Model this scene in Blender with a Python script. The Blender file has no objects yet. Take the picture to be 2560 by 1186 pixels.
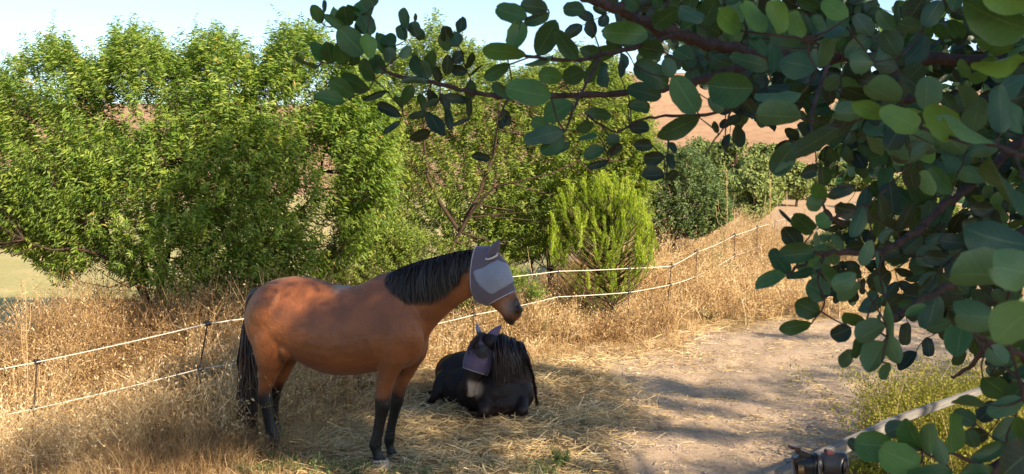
import bpy, bmesh, math, random
import numpy as np
from mathutils import Vector, Matrix, noise as mnoise

rng = np.random.default_rng(7)
random.seed(7)
S = bpy.context.scene
COL = S.collection

# ------------------------------------------------------------------ camera
CAM_H = 2.3
F = 2600.0
PITCH = math.radians(3.37)
cam_d = bpy.data.cameras.new('camera')
cam = bpy.data.objects.new('camera', cam_d); COL.objects.link(cam)
cam.location = (0, 0, CAM_H)
cam.rotation_euler = (math.radians(90) - PITCH, 0, 0)
cam_d.sensor_width = 36.0
cam_d.lens = 36.0 * F / 2560.0
cam_d.clip_start = 0.05
cam_d.clip_end = 3000
cam_d.dof.use_dof = True
cam_d.dof.focus_distance = 7.0
cam_d.dof.aperture_fstop = 24.0
S.camera = cam

# ------------------------------------------------------------------ light
SUN_EL = math.radians(28)
SUN_H = Vector((0.64, -0.77)).normalized()
SUN = Vector((SUN_H.x * math.cos(SUN_EL), SUN_H.y * math.cos(SUN_EL), math.sin(SUN_EL)))
w = bpy.data.worlds.new('World'); S.world = w; w.use_nodes = True
nt = w.node_tree; nt.nodes.clear()
sky = nt.nodes.new('ShaderNodeTexSky'); sky.sky_type = 'NISHITA'; sky.sun_disc = False
sky.sun_elevation = SUN_EL
sky.sun_rotation = math.atan2(SUN.x, SUN.y)
sky.air_density = 1.0; sky.dust_density = 0.5; sky.ozone_density = 2.5
bg = nt.nodes.new('ShaderNodeBackground'); bg.inputs['Strength'].default_value = 0.095
wo = nt.nodes.new('ShaderNodeOutputWorld')
nt.links.new(sky.outputs[0], bg.inputs[0]); nt.links.new(bg.outputs[0], wo.inputs[0])
sl = bpy.data.lights.new('sun', 'SUN'); sl.energy = 5.0; sl.angle = math.radians(0.6); sl.color = (1.0, 0.83, 0.60)
so = bpy.data.objects.new('sun', sl); COL.objects.link(so)
so.rotation_euler = Vector(SUN).to_track_quat('Z', 'Y').to_euler()
S.view_settings.view_transform = 'Standard'; S.view_settings.look = 'None'
S.view_settings.gamma = 1.0; S.view_settings.use_curve_mapping = False
S.view_settings.exposure = 1.32
S.render.engine = 'CYCLES'
S.cycles.max_bounces = 6; S.cycles.diffuse_bounces = 3; S.cycles.transmission_bounces = 4
S.cycles.transparent_max_bounces = 6
S.cycles.use_denoising = True

# ------------------------------------------------------------------ pixel rays (for measuring the photograph)
_f = Vector((0, math.cos(PITCH), -math.sin(PITCH))); _u = Vector((0, math.sin(PITCH), math.cos(PITCH))); _r = Vector((1, 0, 0))
C0 = Vector((0, 0, CAM_H))
def ray(px, py):
    return _f + _r * ((px - 1280) / F) + _u * ((593 - py) / F)
def P(px, py, d):
    v = ray(px, py); return C0 + v * (d / v.y)
def PG(px, py, z=0.0):
    v = ray(px, py); return C0 + v * ((z - CAM_H) / v.z)
def Pn(px, py, d):          # arrays
    px = np.asarray(px, float); py = np.asarray(py, float); d = np.asarray(d, float)
    v = np.array(_f)[None] + ((px - 1280) / F)[:, None] * np.array(_r) + ((593 - py) / F)[:, None] * np.array(_u)
    return np.array(C0)[None] + v * (d / v[:, 1])[:, None]
def project(p):
    q = np.asarray(p, float) - np.array(C0)
    z = q @ np.array(_f)
    return 1280 + F * (q @ np.array(_r)) / z, 593 - F * (q @ np.array(_u)) / z

def nrm(a):
    a = np.asarray(a, float); return a / np.maximum(np.linalg.norm(a, axis=-1, keepdims=True), 1e-9)
def sstep(a, b, x):
    t = np.clip((np.asarray(x, float) - a) / (b - a), 0, 1); return t * t * (3 - 2 * t)
def in_poly(poly, x, y):
    x = np.asarray(x, float); y = np.asarray(y, float); ins = np.zeros(x.shape, bool)
    n = len(poly)
    for i in range(n):
        x1, y1 = poly[i]; x2, y2 = poly[(i + 1) % n]
        c = ((y1 > y) != (y2 > y)) & (x < (x2 - x1) * (y - y1) / ((y2 - y1) or 1e-9) + x1)
        ins ^= c
    return ins
def poly_dist(poly, x, y):  # signed, positive inside
    x = np.asarray(x, float); y = np.asarray(y, float); dm = np.full(x.shape, 1e9)
    n = len(poly)
    for i in range(n):
        a = np.array(poly[i], float); b = np.array(poly[(i + 1) % n], float); ab = b - a
        t = np.clip(((x - a[0]) * ab[0] + (y - a[1]) * ab[1]) / (ab @ ab + 1e-12), 0, 1)
        dm = np.minimum(dm, np.hypot(x - a[0] - t * ab[0], y - a[1] - t * ab[1]))
    return np.where(in_poly(poly, x, y), dm, -dm)
def vnoise(x, y, s=1.0, seed=0):   # smooth value noise, vectorised
    x = np.asarray(x, float) / s + seed * 17.3; y = np.asarray(y, float) / s + seed * 9.1
    xi = np.floor(x); yi = np.floor(y); fx = x - xi; fy = y - yi
    fx = fx * fx * (3 - 2 * fx); fy = fy * fy * (3 - 2 * fy)
    def h(a, b):
        v = np.sin(a * 127.1 + b * 311.7 + seed * 3.7) * 43758.5453; return v - np.floor(v)
    return (h(xi, yi) * (1 - fx) + h(xi + 1, yi) * fx) * (1 - fy) + (h(xi, yi + 1) * (1 - fx) + h(xi + 1, yi + 1) * fx) * fy

# ------------------------------------------------------------------ mesh helpers
def make_mesh(name, V, Fc, mat, attrs=None, smooth=False):
    V = np.asarray(V, np.float32).reshape(-1, 3); me = bpy.data.meshes.new(name)
    if isinstance(Fc, np.ndarray):
        k = Fc.shape[1]; n = len(Fc)
        me.vertices.add(len(V)); me.vertices.foreach_set('co', V.ravel())
        me.loops.add(n * k); me.loops.foreach_set('vertex_index', Fc.astype(np.int32).ravel())
        me.polygons.add(n); me.polygons.foreach_set('loop_start', np.arange(0, n * k, k, dtype=np.int32))
        me.update(calc_edges=True)
    else:
        me.from_pydata([tuple(v) for v in V], [], Fc); me.update()
    if attrs:
        for an, av in attrs.items():
            a = me.attributes.new(an, 'FLOAT', 'POINT'); a.data.foreach_set('value', np.asarray(av, np.float32))
    if smooth: me.polygons.foreach_set('use_smooth', np.ones(len(me.polygons), bool))
    me.materials.append(mat)
    return me
def link(name, me, parent=None):
    o = bpy.data.objects.new(name, me); COL.objects.link(o)
    if parent is not None: o.parent = parent; o.matrix_parent_inverse = Matrix.Translation(-parent.location)
    return o
def tag(o, label=None, cat=None, group=None, kind=None):
    if label: o['label'] = label
    if cat: o['category'] = cat
    if group: o['group'] = group
    if kind: o['kind'] = kind
    return o
def empty(name, loc, label, cat, group=None):
    o = bpy.data.objects.new(name, None); COL.objects.link(o); o.location = loc; o.empty_display_size = .2
    return tag(o, label, cat, group)

class Acc:                       # collects geometry of triangles/quads
    def __init__(s): s.v = []; s.f = []; s.r = []; s.n = 0
    def add(s, V, Fc, r=0.5):
        V = np.asarray(V, float).reshape(-1, 3); Fc = np.asarray(Fc, int)
        if Fc.shape[1] == 4: Fc = np.concatenate([Fc[:, [0, 1, 2]], Fc[:, [0, 2, 3]]])
        s.v.append(V); s.f.append(Fc + s.n); s.r.append(np.broadcast_to(np.asarray(r, float), (len(V),)).copy()); s.n += len(V)
    def build(s, name, mat, parent=None, smooth=False):
        me = make_mesh(name, np.concatenate(s.v), np.concatenate(s.f), mat, {'rnd': np.concatenate(s.r)}, smooth)
        return link(name, me, parent)

def tube(acc, pts, rad, sides=6, r=0.5, cap=True):
    pts = np.asarray([tuple(p) for p in pts], float); n = len(pts)
    rad = np.broadcast_to(np.asarray(rad, float), (n,))
    tan = nrm(np.gradient(pts, axis=0)) if n > 1 else None
    ref = np.array([0.3, 0.2, 1.0]) if abs(tan[0][2]) < .9 else np.array([1.0, .2, .1])
    V = []; b = None
    for i in range(n):
        t = tan[i]
        a = np.cross(t, ref) if b is None else b - t * (b @ t)
        a = a / (np.linalg.norm(a) + 1e-9); b = a; c = np.cross(t, a)
        th = np.arange(sides) * 2 * math.pi / sides
        V.append(pts[i] + rad[i] * (np.cos(th)[:, None] * a + np.sin(th)[:, None] * c))
    V = np.concatenate(V); Q = []
    for i in range(n - 1):
        for k in range(sides):
            k2 = (k + 1) % sides
            Q.append((i * sides + k, i * sides + k2, (i + 1) * sides + k2, (i + 1) * sides + k))
    acc.add(V, Q, r)
    if cap:
        for i, rev in ((0, True), (n - 1, False)):
            cc = np.vstack([V[i * sides:(i + 1) * sides], pts[i]])
            acc.add(cc, [(k, (k + 1) % sides, sides) if not rev else ((k + 1) % sides, k, sides) for k in range(sides)], r)
def smooth_path(pts, n=4):
    pts = [np.array(tuple(p), float) for p in pts]
    if len(pts) < 3: return pts
    out = []
    for i in range(len(pts) - 1):
        p0 = pts[max(i - 1, 0)]; p1 = pts[i]; p2 = pts[i + 1]; p3 = pts[min(i + 2, len(pts) - 1)]
        for k in range(n):
            t = k / n
            out.append(.5 * ((2 * p1) + (-p0 + p2) * t + (2 * p0 - 5 * p1 + 4 * p2 - p3) * t * t + (-p0 + 3 * p1 - 3 * p2 + p3) * t ** 3))
    out.append(pts[-1]); return out

def place(template, tf, pos, X, Z, sx, sy, sz=None):
    """template verts (k,3): x along leaf, y width, z up. pos (N,3), X along dirs, Z normal hints"""
    N = len(pos); X = nrm(X); Y = nrm(np.cross(Z, X)); Zn = np.cross(X, Y)
    sx = np.broadcast_to(sx, (N,)); sy = np.broadcast_to(sy, (N,)); sz = sx if sz is None else np.broadcast_to(sz, (N,))
    T = np.asarray(template, float)
    V = pos[:, None, :] + (T[None, :, 0, None] * sx[:, None, None]) * X[:, None, :] \
        + (T[None, :, 1, None] * sy[:, None, None]) * Y[:, None, :] + (T[None, :, 2, None] * sz[:, None, None]) * Zn[:, None, :]
    tf = np.asarray(tf); k = len(T)
    Fc = tf[None] + (np.arange(N) * k)[:, None, None]
    return V.reshape(-1, 3), Fc.reshape(-1, tf.shape[1])
LEAF_T = [(0, 0, 0), (.45, .5, .07), (1, 0, -.10), (.45, -.5, .07)]
LEAF_F = [(0, 1, 2), (0, 2, 3)]
def rnd_dir(n):
    return nrm(rng.normal(size=(n, 3)))

def ribbons(curves, width, rr, mat_acc):
    """curves (N,m,3); flat tapered ribbons with random facing"""
    N, m, _ = curves.shape
    t = nrm(curves[:, -1] - curves[:, 0]); side = nrm(np.cross(t, rnd_dir(N)))
    w_ = np.broadcast_to(width, (N,)); prof = np.linspace(1, .25, m)
    off = side[:, None, :] * (w_[:, None] * prof[None, :] * .5)[:, :, None]
    V = np.stack([curves - off, curves + off], axis=2).reshape(N, m * 2, 3)
    q = []
    for i in range(m - 1): q += [(2 * i, 2 * i + 1, 2 * i + 3), (2 * i, 2 * i + 3, 2 * i + 2)]
    q = np.array(q); Fc = (q[None] + (np.arange(N) * m * 2)[:, None, None]).reshape(-1, 3)
    mat_acc.add(V.reshape(-1, 3), Fc, np.repeat(np.broadcast_to(rr, (N,)), m * 2))

# ------------------------------------------------------------------ materials
def nmat(name):
    m = bpy.data.materials.new(name); m.use_nodes = True; t = m.node_tree; t.nodes.clear()
    o = t.nodes.new('ShaderNodeOutputMaterial'); return m, t, o
def N(t, typ, **kw):
    n = t.nodes.new(typ)
    for k, v in kw.items():
        if k.startswith('_'): setattr(n, k[1:], v)
        else: n.inputs[k.replace('__', ' ')].default_value = v
    return n
def ramp(t, src, stops):
    r = t.nodes.new('ShaderNodeValToRGB'); t.links.new(src, r.inputs[0]); e = r.color_ramp.elements
    while len(e) < len(stops): e.new(.5)
    for i, (p, c) in enumerate(stops): e[i].position = p; e[i].color = (*c, 1)
    return r.outputs[0]
def mixc(t, fac, a, b, mode='MIX'):
    m = t.nodes.new('ShaderNodeMix'); m.data_type = 'RGBA'; m.blend_type = mode
    for s, v in ((0, fac), (6, a), (7, b)):
        if isinstance(v, (int, float)): m.inputs[s].default_value = v
        elif isinstance(v, tuple): m.inputs[s].default_value = (*v, 1)
        else: t.links.new(v, m.inputs[s])
    return m.outputs[2]
def attr(t, n):
    a = t.nodes.new('ShaderNodeAttribute'); a.attribute_name = n; return a.outputs['Fac']
def noise(t, scale, detail=4, rough=.6, vec=None, dist=0.0):
    n = t.nodes.new('ShaderNodeTexNoise'); n.inputs['Scale'].default_value = scale
    n.inputs['Detail'].default_value = detail; n.inputs['Roughness'].default_value = rough; n.inputs['Distortion'].default_value = dist
    if vec is None:
        g = t.nodes.new('ShaderNodeNewGeometry'); vec = g.outputs['Position']
    t.links.new(vec, n.inputs['Vector']); return n.outputs['Fac']
def bump(t, h, strength=.3, dist=.01):
    b = t.nodes.new('ShaderNodeBump'); b.inputs['Strength'].default_value = strength; b.inputs['Distance'].default_value = dist
    t.links.new(h, b.inputs['Height']); return b.outputs[0]

def leaf_mat(name, stops, trans=.35, rough=.5, spec=.35, tcol=None, vein=False):
    m, t, o = nmat(name); c = ramp(t, attr(t, 'rnd'), stops)
    nz = noise(t, 9, 2)
    c = mixc(t, .35, c, ramp(t, nz, [(.3, (.55, .55, .55)), (.7, (1.25, 1.2, 1.1))]), 'MULTIPLY')
    p = N(t, 'ShaderNodeBsdfPrincipled', Roughness=rough); p.inputs['Specular IOR Level'].default_value = spec
    t.links.new(c, p.inputs['Base Color'])
    tr = N(t, 'ShaderNodeBsdfTranslucent')
    t.links.new(mixc(t, 1.0, c, tcol or (1.25, 1.35, .55), 'MULTIPLY'), tr.inputs[0])
    mx = N(t, 'ShaderNodeMixShader'); mx.inputs[0].default_value = trans
    t.links.new(p.outputs[0], mx.inputs[1]); t.links.new(tr.outputs[0], mx.inputs[2]); t.links.new(mx.outputs[0], o.inputs[0])
    return m
def simple(name, col, rough=.6, spec=.4, var=.25, scale=40, bmp=0.0, bscale=200, metallic=0):
    m, t, o = nmat(name); nz = noise(t, scale, 3)
    a = tuple(x * (1 - var) for x in col); b = tuple(min(1, x * (1 + var)) for x in col)
    c = ramp(t, nz, [(.3, a), (.7, b)])
    p = N(t, 'ShaderNodeBsdfPrincipled', Roughness=rough, Metallic=metallic); p.inputs['Specular IOR Level'].default_value = spec
    t.links.new(c, p.inputs['Base Color'])
    if bmp: t.links.new(bump(t, noise(t, bscale, 3), bmp, .003), p.inputs['Normal'])
    t.links.new(p.outputs[0], o.inputs[0]); return m

M_ALMOND = leaf_mat('almond_leaves', [(0, (.06, .115, .03)), (.35, (.145, .25, .042)), (.7, (.27, .37, .06)), (.93, (.42, .46, .10)), (1, (.42, .28, .09))], .45, .45, .4)
M_HEDGE = leaf_mat('hedge_leaves', [(0, (.07, .115, .03)), (.4, (.17, .26, .045)), (.8, (.32, .39, .07)), (1, (.38, .30, .10))], .45, .5, .35)
M_DARKBUSH = leaf_mat('dark_bush_leaves', [(0, (.045, .085, .03)), (.6, (.11, .175, .06)), (1, (.20, .25, .08))], .3, .45, .4)
M_PINE = leaf_mat('young_pine_needles', [(0, (.15, .24, .025)), (.5, (.34, .46, .04)), (1, (.50, .58, .08))], .4, .5, .3, (1.2, 1.3, .5))
M_FARTREE = leaf_mat('far_tree_leaves', [(0, (.08, .13, .045)), (.5, (.17, .22, .075)), (1, (.27, .30, .10))], .25, .7, .2)
M_CAROB = None
M_SHADE_CROWN = leaf_mat('carob_shade_crown_leaves', [(0, (.02, .05, .02)), (.6, (.04, .085, .035)), (1, (.08, .13, .04))], .15, .4, .5)
M_WEED = leaf_mat('dry_weed_stems', [(0, (.11, .055, .026)), (.3, (.28, .17, .08)), (.6, (.49, .335, .165)), (.85, (.63, .475, .265)), (1, (.75, .62, .41))], .3, .7, .2, (1.1, 1.0, .75))
M_STRAW = leaf_mat('straw', [(0, (.24, .155, .07)), (.4, (.50, .37, .19)), (.8, (.68, .54, .31)), (1, (.80, .70, .47))], .2, .55, .35, (1.1, 1.0, .8))
M_GREENW = leaf_mat('green_weed_leaves', [(0, (.06, .10, .035)), (.6, (.11, .16, .06)), (1, (.2, .24, .09))], .3, .6, .2)
M_BROOM = leaf_mat('broom_leaves', [(0, (.13, .13, .02)), (.5, (.26, .26, .035)), (1, (.42, .38, .07))], .35, .6, .2)
M_BARK = simple('almond_bark', (.055, .035, .025), .9, .2, .4, 25, .8, 60)
M_CBARK = simple('carob_bark', (.045, .030, .028), .85, .25, .45, 60, .8, 180)
M_TWIG = simple('carob_twig', (.11, .06, .035), .7, .3, .4, 50)

# ------------------------------------------------------------------ terrain
FX = np.array([-9, -4.24, -2.77, -1.6, -.47, .62, 1.63, 2.34, 3.1, 4.77, 5.93, 7.4, 9.5, 14]); FY = np.array([9.0, 9.2, 9.2, 10.9, 12.7, 14.2, 14.6, 15.3, 17.5, 22.3, 25.2, 29.3, 34, 42])
def fence_y(x): return np.interp(x, FX, FY)
RISE_Y = [-100, 28, 40, 55, 75, 100, 125, 150, 200, 420]; RISE_Z = [0, 0, .3, 1.1, 3.4, 8.3, 12.4, 12.2, 6, -4]
def height(x, y):
    x = np.asarray(x, float); y = np.asarray(y, float)
    z = np.interp(y, RISE_Y, RISE_Z)
    far = sstep(30, 90, y)
    z = z * (1 + far * (.16 * np.sin(x / 31 + .4) + .05 * np.sin(x / 11)) - far * .10 * sstep(10, 80, x))
    z = z + far * (vnoise(x, y, 14, 3) - .5) * 1.2
    z = z - .5 * sstep(-2.3, -4.4, x) * sstep(4, 6.5, y) * (1 - sstep(10, 12, y))
    beh = y - fence_y(x)
    z = z + .45 * sstep(.4, 3.2, beh) * sstep(-.6, 1.4, x) * (1 - sstep(30, 40, y))
    near = 1 - sstep(20, 30, y)
    z = z + near * ((vnoise(x, y, .9, 1) - .5) * .035 + (vnoise(x, y, .28, 2) - .5) * .04 - .03 * sstep(.62, .85, vnoise(x, y, .22, 8)))
    return z
def G(px, py):
    p = PG(px, py); return (p.x, p.y)
PATH = [G(1325, 905), G(1500, 868), G(1700, 838), G(1900, 812), G(2060, 796), G(2200, 780), G(2330, 745), G(2500, 705), (9.5, 19.5), (8.0, 14.5), (4.6, 11.2), (3.4, 9.4), (2.9, 7.2), (2.4, 4.6), (1.6, 2.4), (-.4, 2.4), (.35, 6.5), (.62, 8.2), (.45, 9.8), (.1, 11.2)]
def dirt(x, y):
    d = poly_dist(PATH, x, y) + (vnoise(x, y, .8, 5) - .5) * .7 + (vnoise(x, y, .25, 6) - .5) * .5
    return sstep(-.35, .45, d)
STRAWP = [G(560, 1186), G(560, 1090), G(700, 960), G(1000, 930), G(1330, 868), G(1560, 950), G(1620, 1050), G(1500, 1186), (.2, 5.6), (-3, 5.6)]
def grid_lines(lo, a, b, hi, step, grow=1.14):
    c = list(np.arange(a, b + 1e-6, step)); s = step; q = b
    while q < hi: s *= grow; q += s; c.append(q)
    s = step; q = a; l = []
    while q > lo: s *= grow; q -= s; l.append(q)
    return np.array(l[::-1] + c)
gx = grid_lines(-260, -6.5, 8.5, 260, .085, 1.12); gy = grid_lines(-40, 4.5, 19.5, 420, .085, 1.075)
GX, GY = np.meshgrid(gx, gy); GZ = height(GX, GY); GD = dirt(GX, GY)
nx, ny = len(gx), len(gy)
idx = np.arange(nx * ny).reshape(ny, nx)
quads = np.stack([idx[:-1, :-1], idx[:-1, 1:], idx[1:, 1:], idx[1:, :-1]], -1).reshape(-1, 4)
VV = np.stack([GX, GY, GZ], -1).reshape(-1, 3); dd = GD.ravel()
def sub(qs, lift=0.0):
    u, inv = np.unique(qs, return_inverse=True); v = VV[u].copy(); v[:, 2] += lift
    return v, inv.reshape(qs.shape), dd[u]

def ground_mat():
    m, t, o = nmat('ground')
    g = t.nodes.new('ShaderNodeNewGeometry'); pos = g.outputs['Position']
    n1 = noise(t, 3.0, 6, .65, pos); n2 = noise(t, 28, 5, .7, pos); n3 = noise(t, 130, 3, .7, pos)
    dirtc = ramp(t, n1, [(.25, (.38, .28, .215)), (.55, (.52, .39, .27)), (.8, (.60, .46, .33))])
    dirtc = mixc(t, .6, dirtc, ramp(t, n2, [(.3, (.5, .45, .42)), (.5, (1, 1, 1)), (.75, (1.2, 1.18, 1.12))]), 'MULTIPLY')
    dirtc = mixc(t, .5, dirtc, ramp(t, n3, [(.36, (.55, .5, .46)), (.5, (1, 1, 1)), (.7, (1.2, 1.2, 1.15))]), 'MULTIPLY')
    mp = t.nodes.new('ShaderNodeMapping'); mp.inputs['Scale'].default_value = (1, 3, 1); mp.inputs['Rotation'].default_value = (0, 0, .5)
    t.links.new(pos, mp.inputs[0])
    lit = ramp(t, noise(t, 45, 5, .75, mp.outputs[0], 1.5), [(.3, (.09, .06, .032)), (.5, (.29, .205, .105)), (.68, (.52, .40, .23))])
    lit = mixc(t, .6, lit, ramp(t, n1, [(.3, (.6, .55, .5)), (.7, (1.15, 1.1, 1))]), 'MULTIPLY')
    sx = t.nodes.new('ShaderNodeSeparateXYZ'); t.links.new(pos, sx.inputs[0])
    mr = t.nodes.new('ShaderNodeMapRange'); mr.inputs[1].default_value = 17; mr.inputs[2].default_value = 26; t.links.new(sx.outputs[1], mr.inputs[0])
    lit = mixc(t, mr.outputs[0], lit, mixc(t, .6, (.40, .28, .18), ramp(t, n2, [(.3, (.7, .65, .6)), (.5, (1, 1, 1)), (.7, (1.15, 1.12, 1.05))]), 'MULTIPLY'))
    c = mixc(t, attr(t, 'dirt'), lit, dirtc)
    p = N(t, 'ShaderNodeBsdfPrincipled', Roughness=.95); p.inputs['Specular IOR Level'].default_value = .15
    t.links.new(c, p.inputs['Base Color'])
    ad = t.nodes.new('ShaderNodeMath'); ad.operation = 'ADD'; t.links.new(n2, ad.inputs[0]); t.links.new(n3, ad.inputs[1])
    t.links.new(bump(t, ad.outputs[0], .9, .018), p.inputs['Normal']); t.links.new(p.outputs[0], o.inputs[0]); return m
def hill_mat():
    m, t, o = nmat('dry_hill')
    g = t.nodes.new('ShaderNodeNewGeometry'); pos = g.outputs['Position']
    n1 = noise(t, .05, 6, .6, pos); n2 = noise(t, .8, 8, .8, pos)
    c = ramp(t, n1, [(.3, (.24, .145, .085)), (.5, (.36, .225, .135)), (.7, (.43, .28, .17))])
    c = mixc(t, .7, c, ramp(t, n2, [(.3, (.62, .56, .5)), (.5, (1, 1, 1)), (.7, (1.15, 1.12, 1.05))]), 'MULTIPLY')
    p = N(t, 'ShaderNodeBsdfPrincipled', Roughness=1.0); p.inputs['Specular IOR Level'].default_value = .1
    t.links.new(c, p.inputs['Base Color']); t.links.new(bump(t, n2, .6, .3), p.inputs['Normal']); t.links.new(p.outputs[0], o.inputs[0]); return m
def field_mat():
    m, t, o = nmat('dry_field')
    g = t.nodes.new('ShaderNodeNewGeometry'); pos = g.outputs['Position']
    n1 = noise(t, .25, 5, .6, pos); n2 = noise(t, 5, 6, .75, pos)
    c = ramp(t, n1, [(.3, (.40, .31, .15)), (.5, (.36, .33, .14)), (.7, (.50, .38, .20))])
    sx = t.nodes.new('ShaderNodeSeparateXYZ'); t.links.new(pos, sx.inputs[0])
    mr = t.nodes.new('ShaderNodeMapRange'); mr.inputs[1].default_value = 2; mr.inputs[2].default_value = 9; t.links.new(sx.outputs[0], mr.inputs[0])
    c = mixc(t, mr.outputs[0], c, (.40, .28, .18))
    c = mixc(t, .6, c, ramp(t, n2, [(.3, (.7, .65, .6)), (.5, (1, 1, 1)), (.7, (1.15, 1.12, 1.05))]), 'MULTIPLY')
    p = N(t, 'ShaderNodeBsdfPrincipled', Roughness=1.0); p.inputs['Specular IOR Level'].default_value = .1
    t.links.new(c, p.inputs['Base Color']); t.links.new(bump(t, n2, .6, .05), p.inputs['Normal']); t.links.new(p.outputs[0], o.inputs[0]); return m
cy = VV[quads[:, 0], 1]; cx = VV[quads[:, 0], 0]
isfield = (cy > 15.5) & (cx < 1) | (cy > 34); ishill = cy > 55
md = dd[quads].mean(1); MG = ground_mat()
v, f, d_ = sub(quads[~isfield & ~ishill]); tag(link('ground', make_mesh('ground', v, f, MG, {'dirt': d_}, True)), kind='structure')
v, f, d_ = sub(quads[isfield & ~ishill]); tag(link('field', make_mesh('field', v, f, field_mat(), {'dirt': d_}, True)), kind='structure')
v, f, d_ = sub(quads[ishill]); tag(link('hill', make_mesh('hill', v, f, hill_mat(), {'dirt': d_}, True)), kind='structure')
v, f, d_ = sub(quads[(md > .5) & ~isfield], .004); tag(link('path', make_mesh('path', v, f, MG, {'dirt': d_}, True)), kind='structure')

# ------------------------------------------------------------------ electric fences
M_POST = simple('rusty_iron', (.05, .03, .022), .8, .3, .4, 60)
M_INS = simple('black_plastic', (.015, .015, .018), .4, .5, .2)
M_ROPE = simple('white_rope', (.62, .58, .50), .8, .2, .12, 300, .5, 600)
M_ROPED = simple('grey_rope', (.48, .42, .33), .85, .2, .25, 300, .5, 600)
def fence(posts, label, top_wires, sag=.03, group=None):
    """posts: (px, depth, tilt_px, upper py, lower py)"""
    base = P(posts[0][0], posts[0][3], posts[0][1]); fo = empty('electric_fence', (base.x, base.y, 0), label, 'fence', group)
    up = []; lo = []
    for px, d, tilt, yu, yl in posts:
        u = P(px + tilt, yu, d); l = P(px - tilt * .0, yl, d); gz = float(height(l.x, l.y)) - .1
        dr = (u - l).normalized(); b = l + dr * ((gz - l.z) / max(dr.z, .3)); top = u + dr * .05
        a = Acc(); tube(a, [b, l, u, top], .0075, 6); po = a.build('post', M_POST, fo)
        for q, lst in ((u, up), (l, lo)):
            a = Acc(); tube(a, [q - Vector((.035, 0, .004)), q - Vector((.02, 0, 0)), q + Vector((.02, 0, 0)), q + Vector((.035, 0, .004))], [.012, .022, .022, .012], 8)
            tube(a, [q + Vector((0, -.03, -.02)), q + Vector((0, -.03, .03))], .011, 6)
            io = link('insulator', a.build('x', M_INS).data, po); bpy.data.objects.remove([o for o in COL.objects if o.name == 'x'][0])
            io.matrix_parent_inverse = Matrix.Translation(-po.matrix_world.translation)
            lst.append(q + Vector((0, -.03, 0)))
    for lst, mt in ((up, M_ROPE), (lo, M_ROPE)):
        pts = []
        for i in range(len(lst) - 1):
            L = (lst[i + 1] - lst[i]).length
            for k in range(10):
                t = k / 10; q = lst[i].lerp(lst[i + 1], t); q.z -= sag * L * .5 * 4 * t * (1 - t) * .35; pts.append(q)
        pts.append(lst[-1]); a = Acc(); tube(a, pts, .0052, 6); a.build('rope', mt, fo)
    return fo
fence([(-260, 9.2, 10, 965, 1085), (85, 9.2, 8, 905, 1022), (499, 9.2, 20, 809, 922), (900, 10.9, 4, 748, 850), (1184, 12.7, 1, 700, 787), (1394, 14.2, 1, 678, 742),
       (1571, 14.6, 0, 671, 731), (1674, 15.3, 4, 665, 712), (1740, 17.5, 1, 630, 690), (1836, 22.3, 0, 588, 639), (1892, 25.2, 1, 568, 619), (1936, 29.3, 1, 554, 590), (1990, 33, 0, 535, 566)],
      'white rope electric fence on thin rusty posts running behind both horses', 2)
fence([(-150, 13.6, 0, 838, 884), (15, 13.6, -3, 815, 855), (150, 13.9, 0, 793, 838)], 'short stretch of white rope fence behind the weeds at far left', 2)

# ------------------------------------------------------------------ trees
def leafy(acc, base, dirn, length, nleaf, ll, lw, curl=.12, hang=.5):
    """leaves all along shoots; arrays of shoots"""
    n = len(base); j = np.tile(np.linspace(.08, 1, nleaf), n); i = np.repeat(np.arange(n), nleaf)
    L = length[i]; t = j + rng.normal(0, .02, len(j))
    pos = base[i] + dirn[i] * (L * t)[:, None]; pos[:, 2] -= curl * L * t * t
    rad = rnd_dir(len(i)); rad = nrm(rad - dirn[i] * np.sum(rad * dirn[i], 1, keepdims=True))
    X = nrm(rad + dirn[i] * .55 + np.array([0, 0, -1]) * hang * rng.uniform(.3, 1.3, len(i))[:, None])
    Zn = nrm(np.array([.25, -.35, .7]) + rnd_dir(len(i)) * .9)
    s = ll * rng.uniform(.6, 1.15, len(i)); V, Fc = place(LEAF_T, LEAF_F, pos, X, Zn, s, s * lw * rng.uniform(.8, 1.2, len(i)))
    shoot_r = rng.uniform(0, .45, n)[i]
    r = np.clip(shoot_r + rng.uniform(0, .5, len(i)) + (t > .8) * .12, 0, 1)
    acc.add(V, Fc, np.repeat(r, 4))
def twigs(acc, base, dirn, length, r0, curl=.12, m=4):
    n = len(base); t = np.linspace(-.25, 1, m)
    c = base[:, None, :] + dirn[:, None, :] * (length[:, None] * t[None])[:, :, None]
    c[:, :, 2] -= curl * length[:, None] * (t * np.abs(t))[None]
    ribbons(c, np.full(n, r0 * 2), np.full(n, .5), acc)
def limbs(acc, lst):
    """lst of (path [(px,py,d)], r0, r1)"""
    out = []
    for path, r0, r1 in lst:
        pts = smooth_path([P(*q) for q in path], 4); n = len(pts)
        pts = [p + rng.normal(0, r0 * .25, 3) if 0 < i < n - 1 else p for i, p in enumerate(pts)]
        tube(acc, pts, np.linspace(r0, r1, n), 8); out += pts
    return np.array(out)
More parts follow.
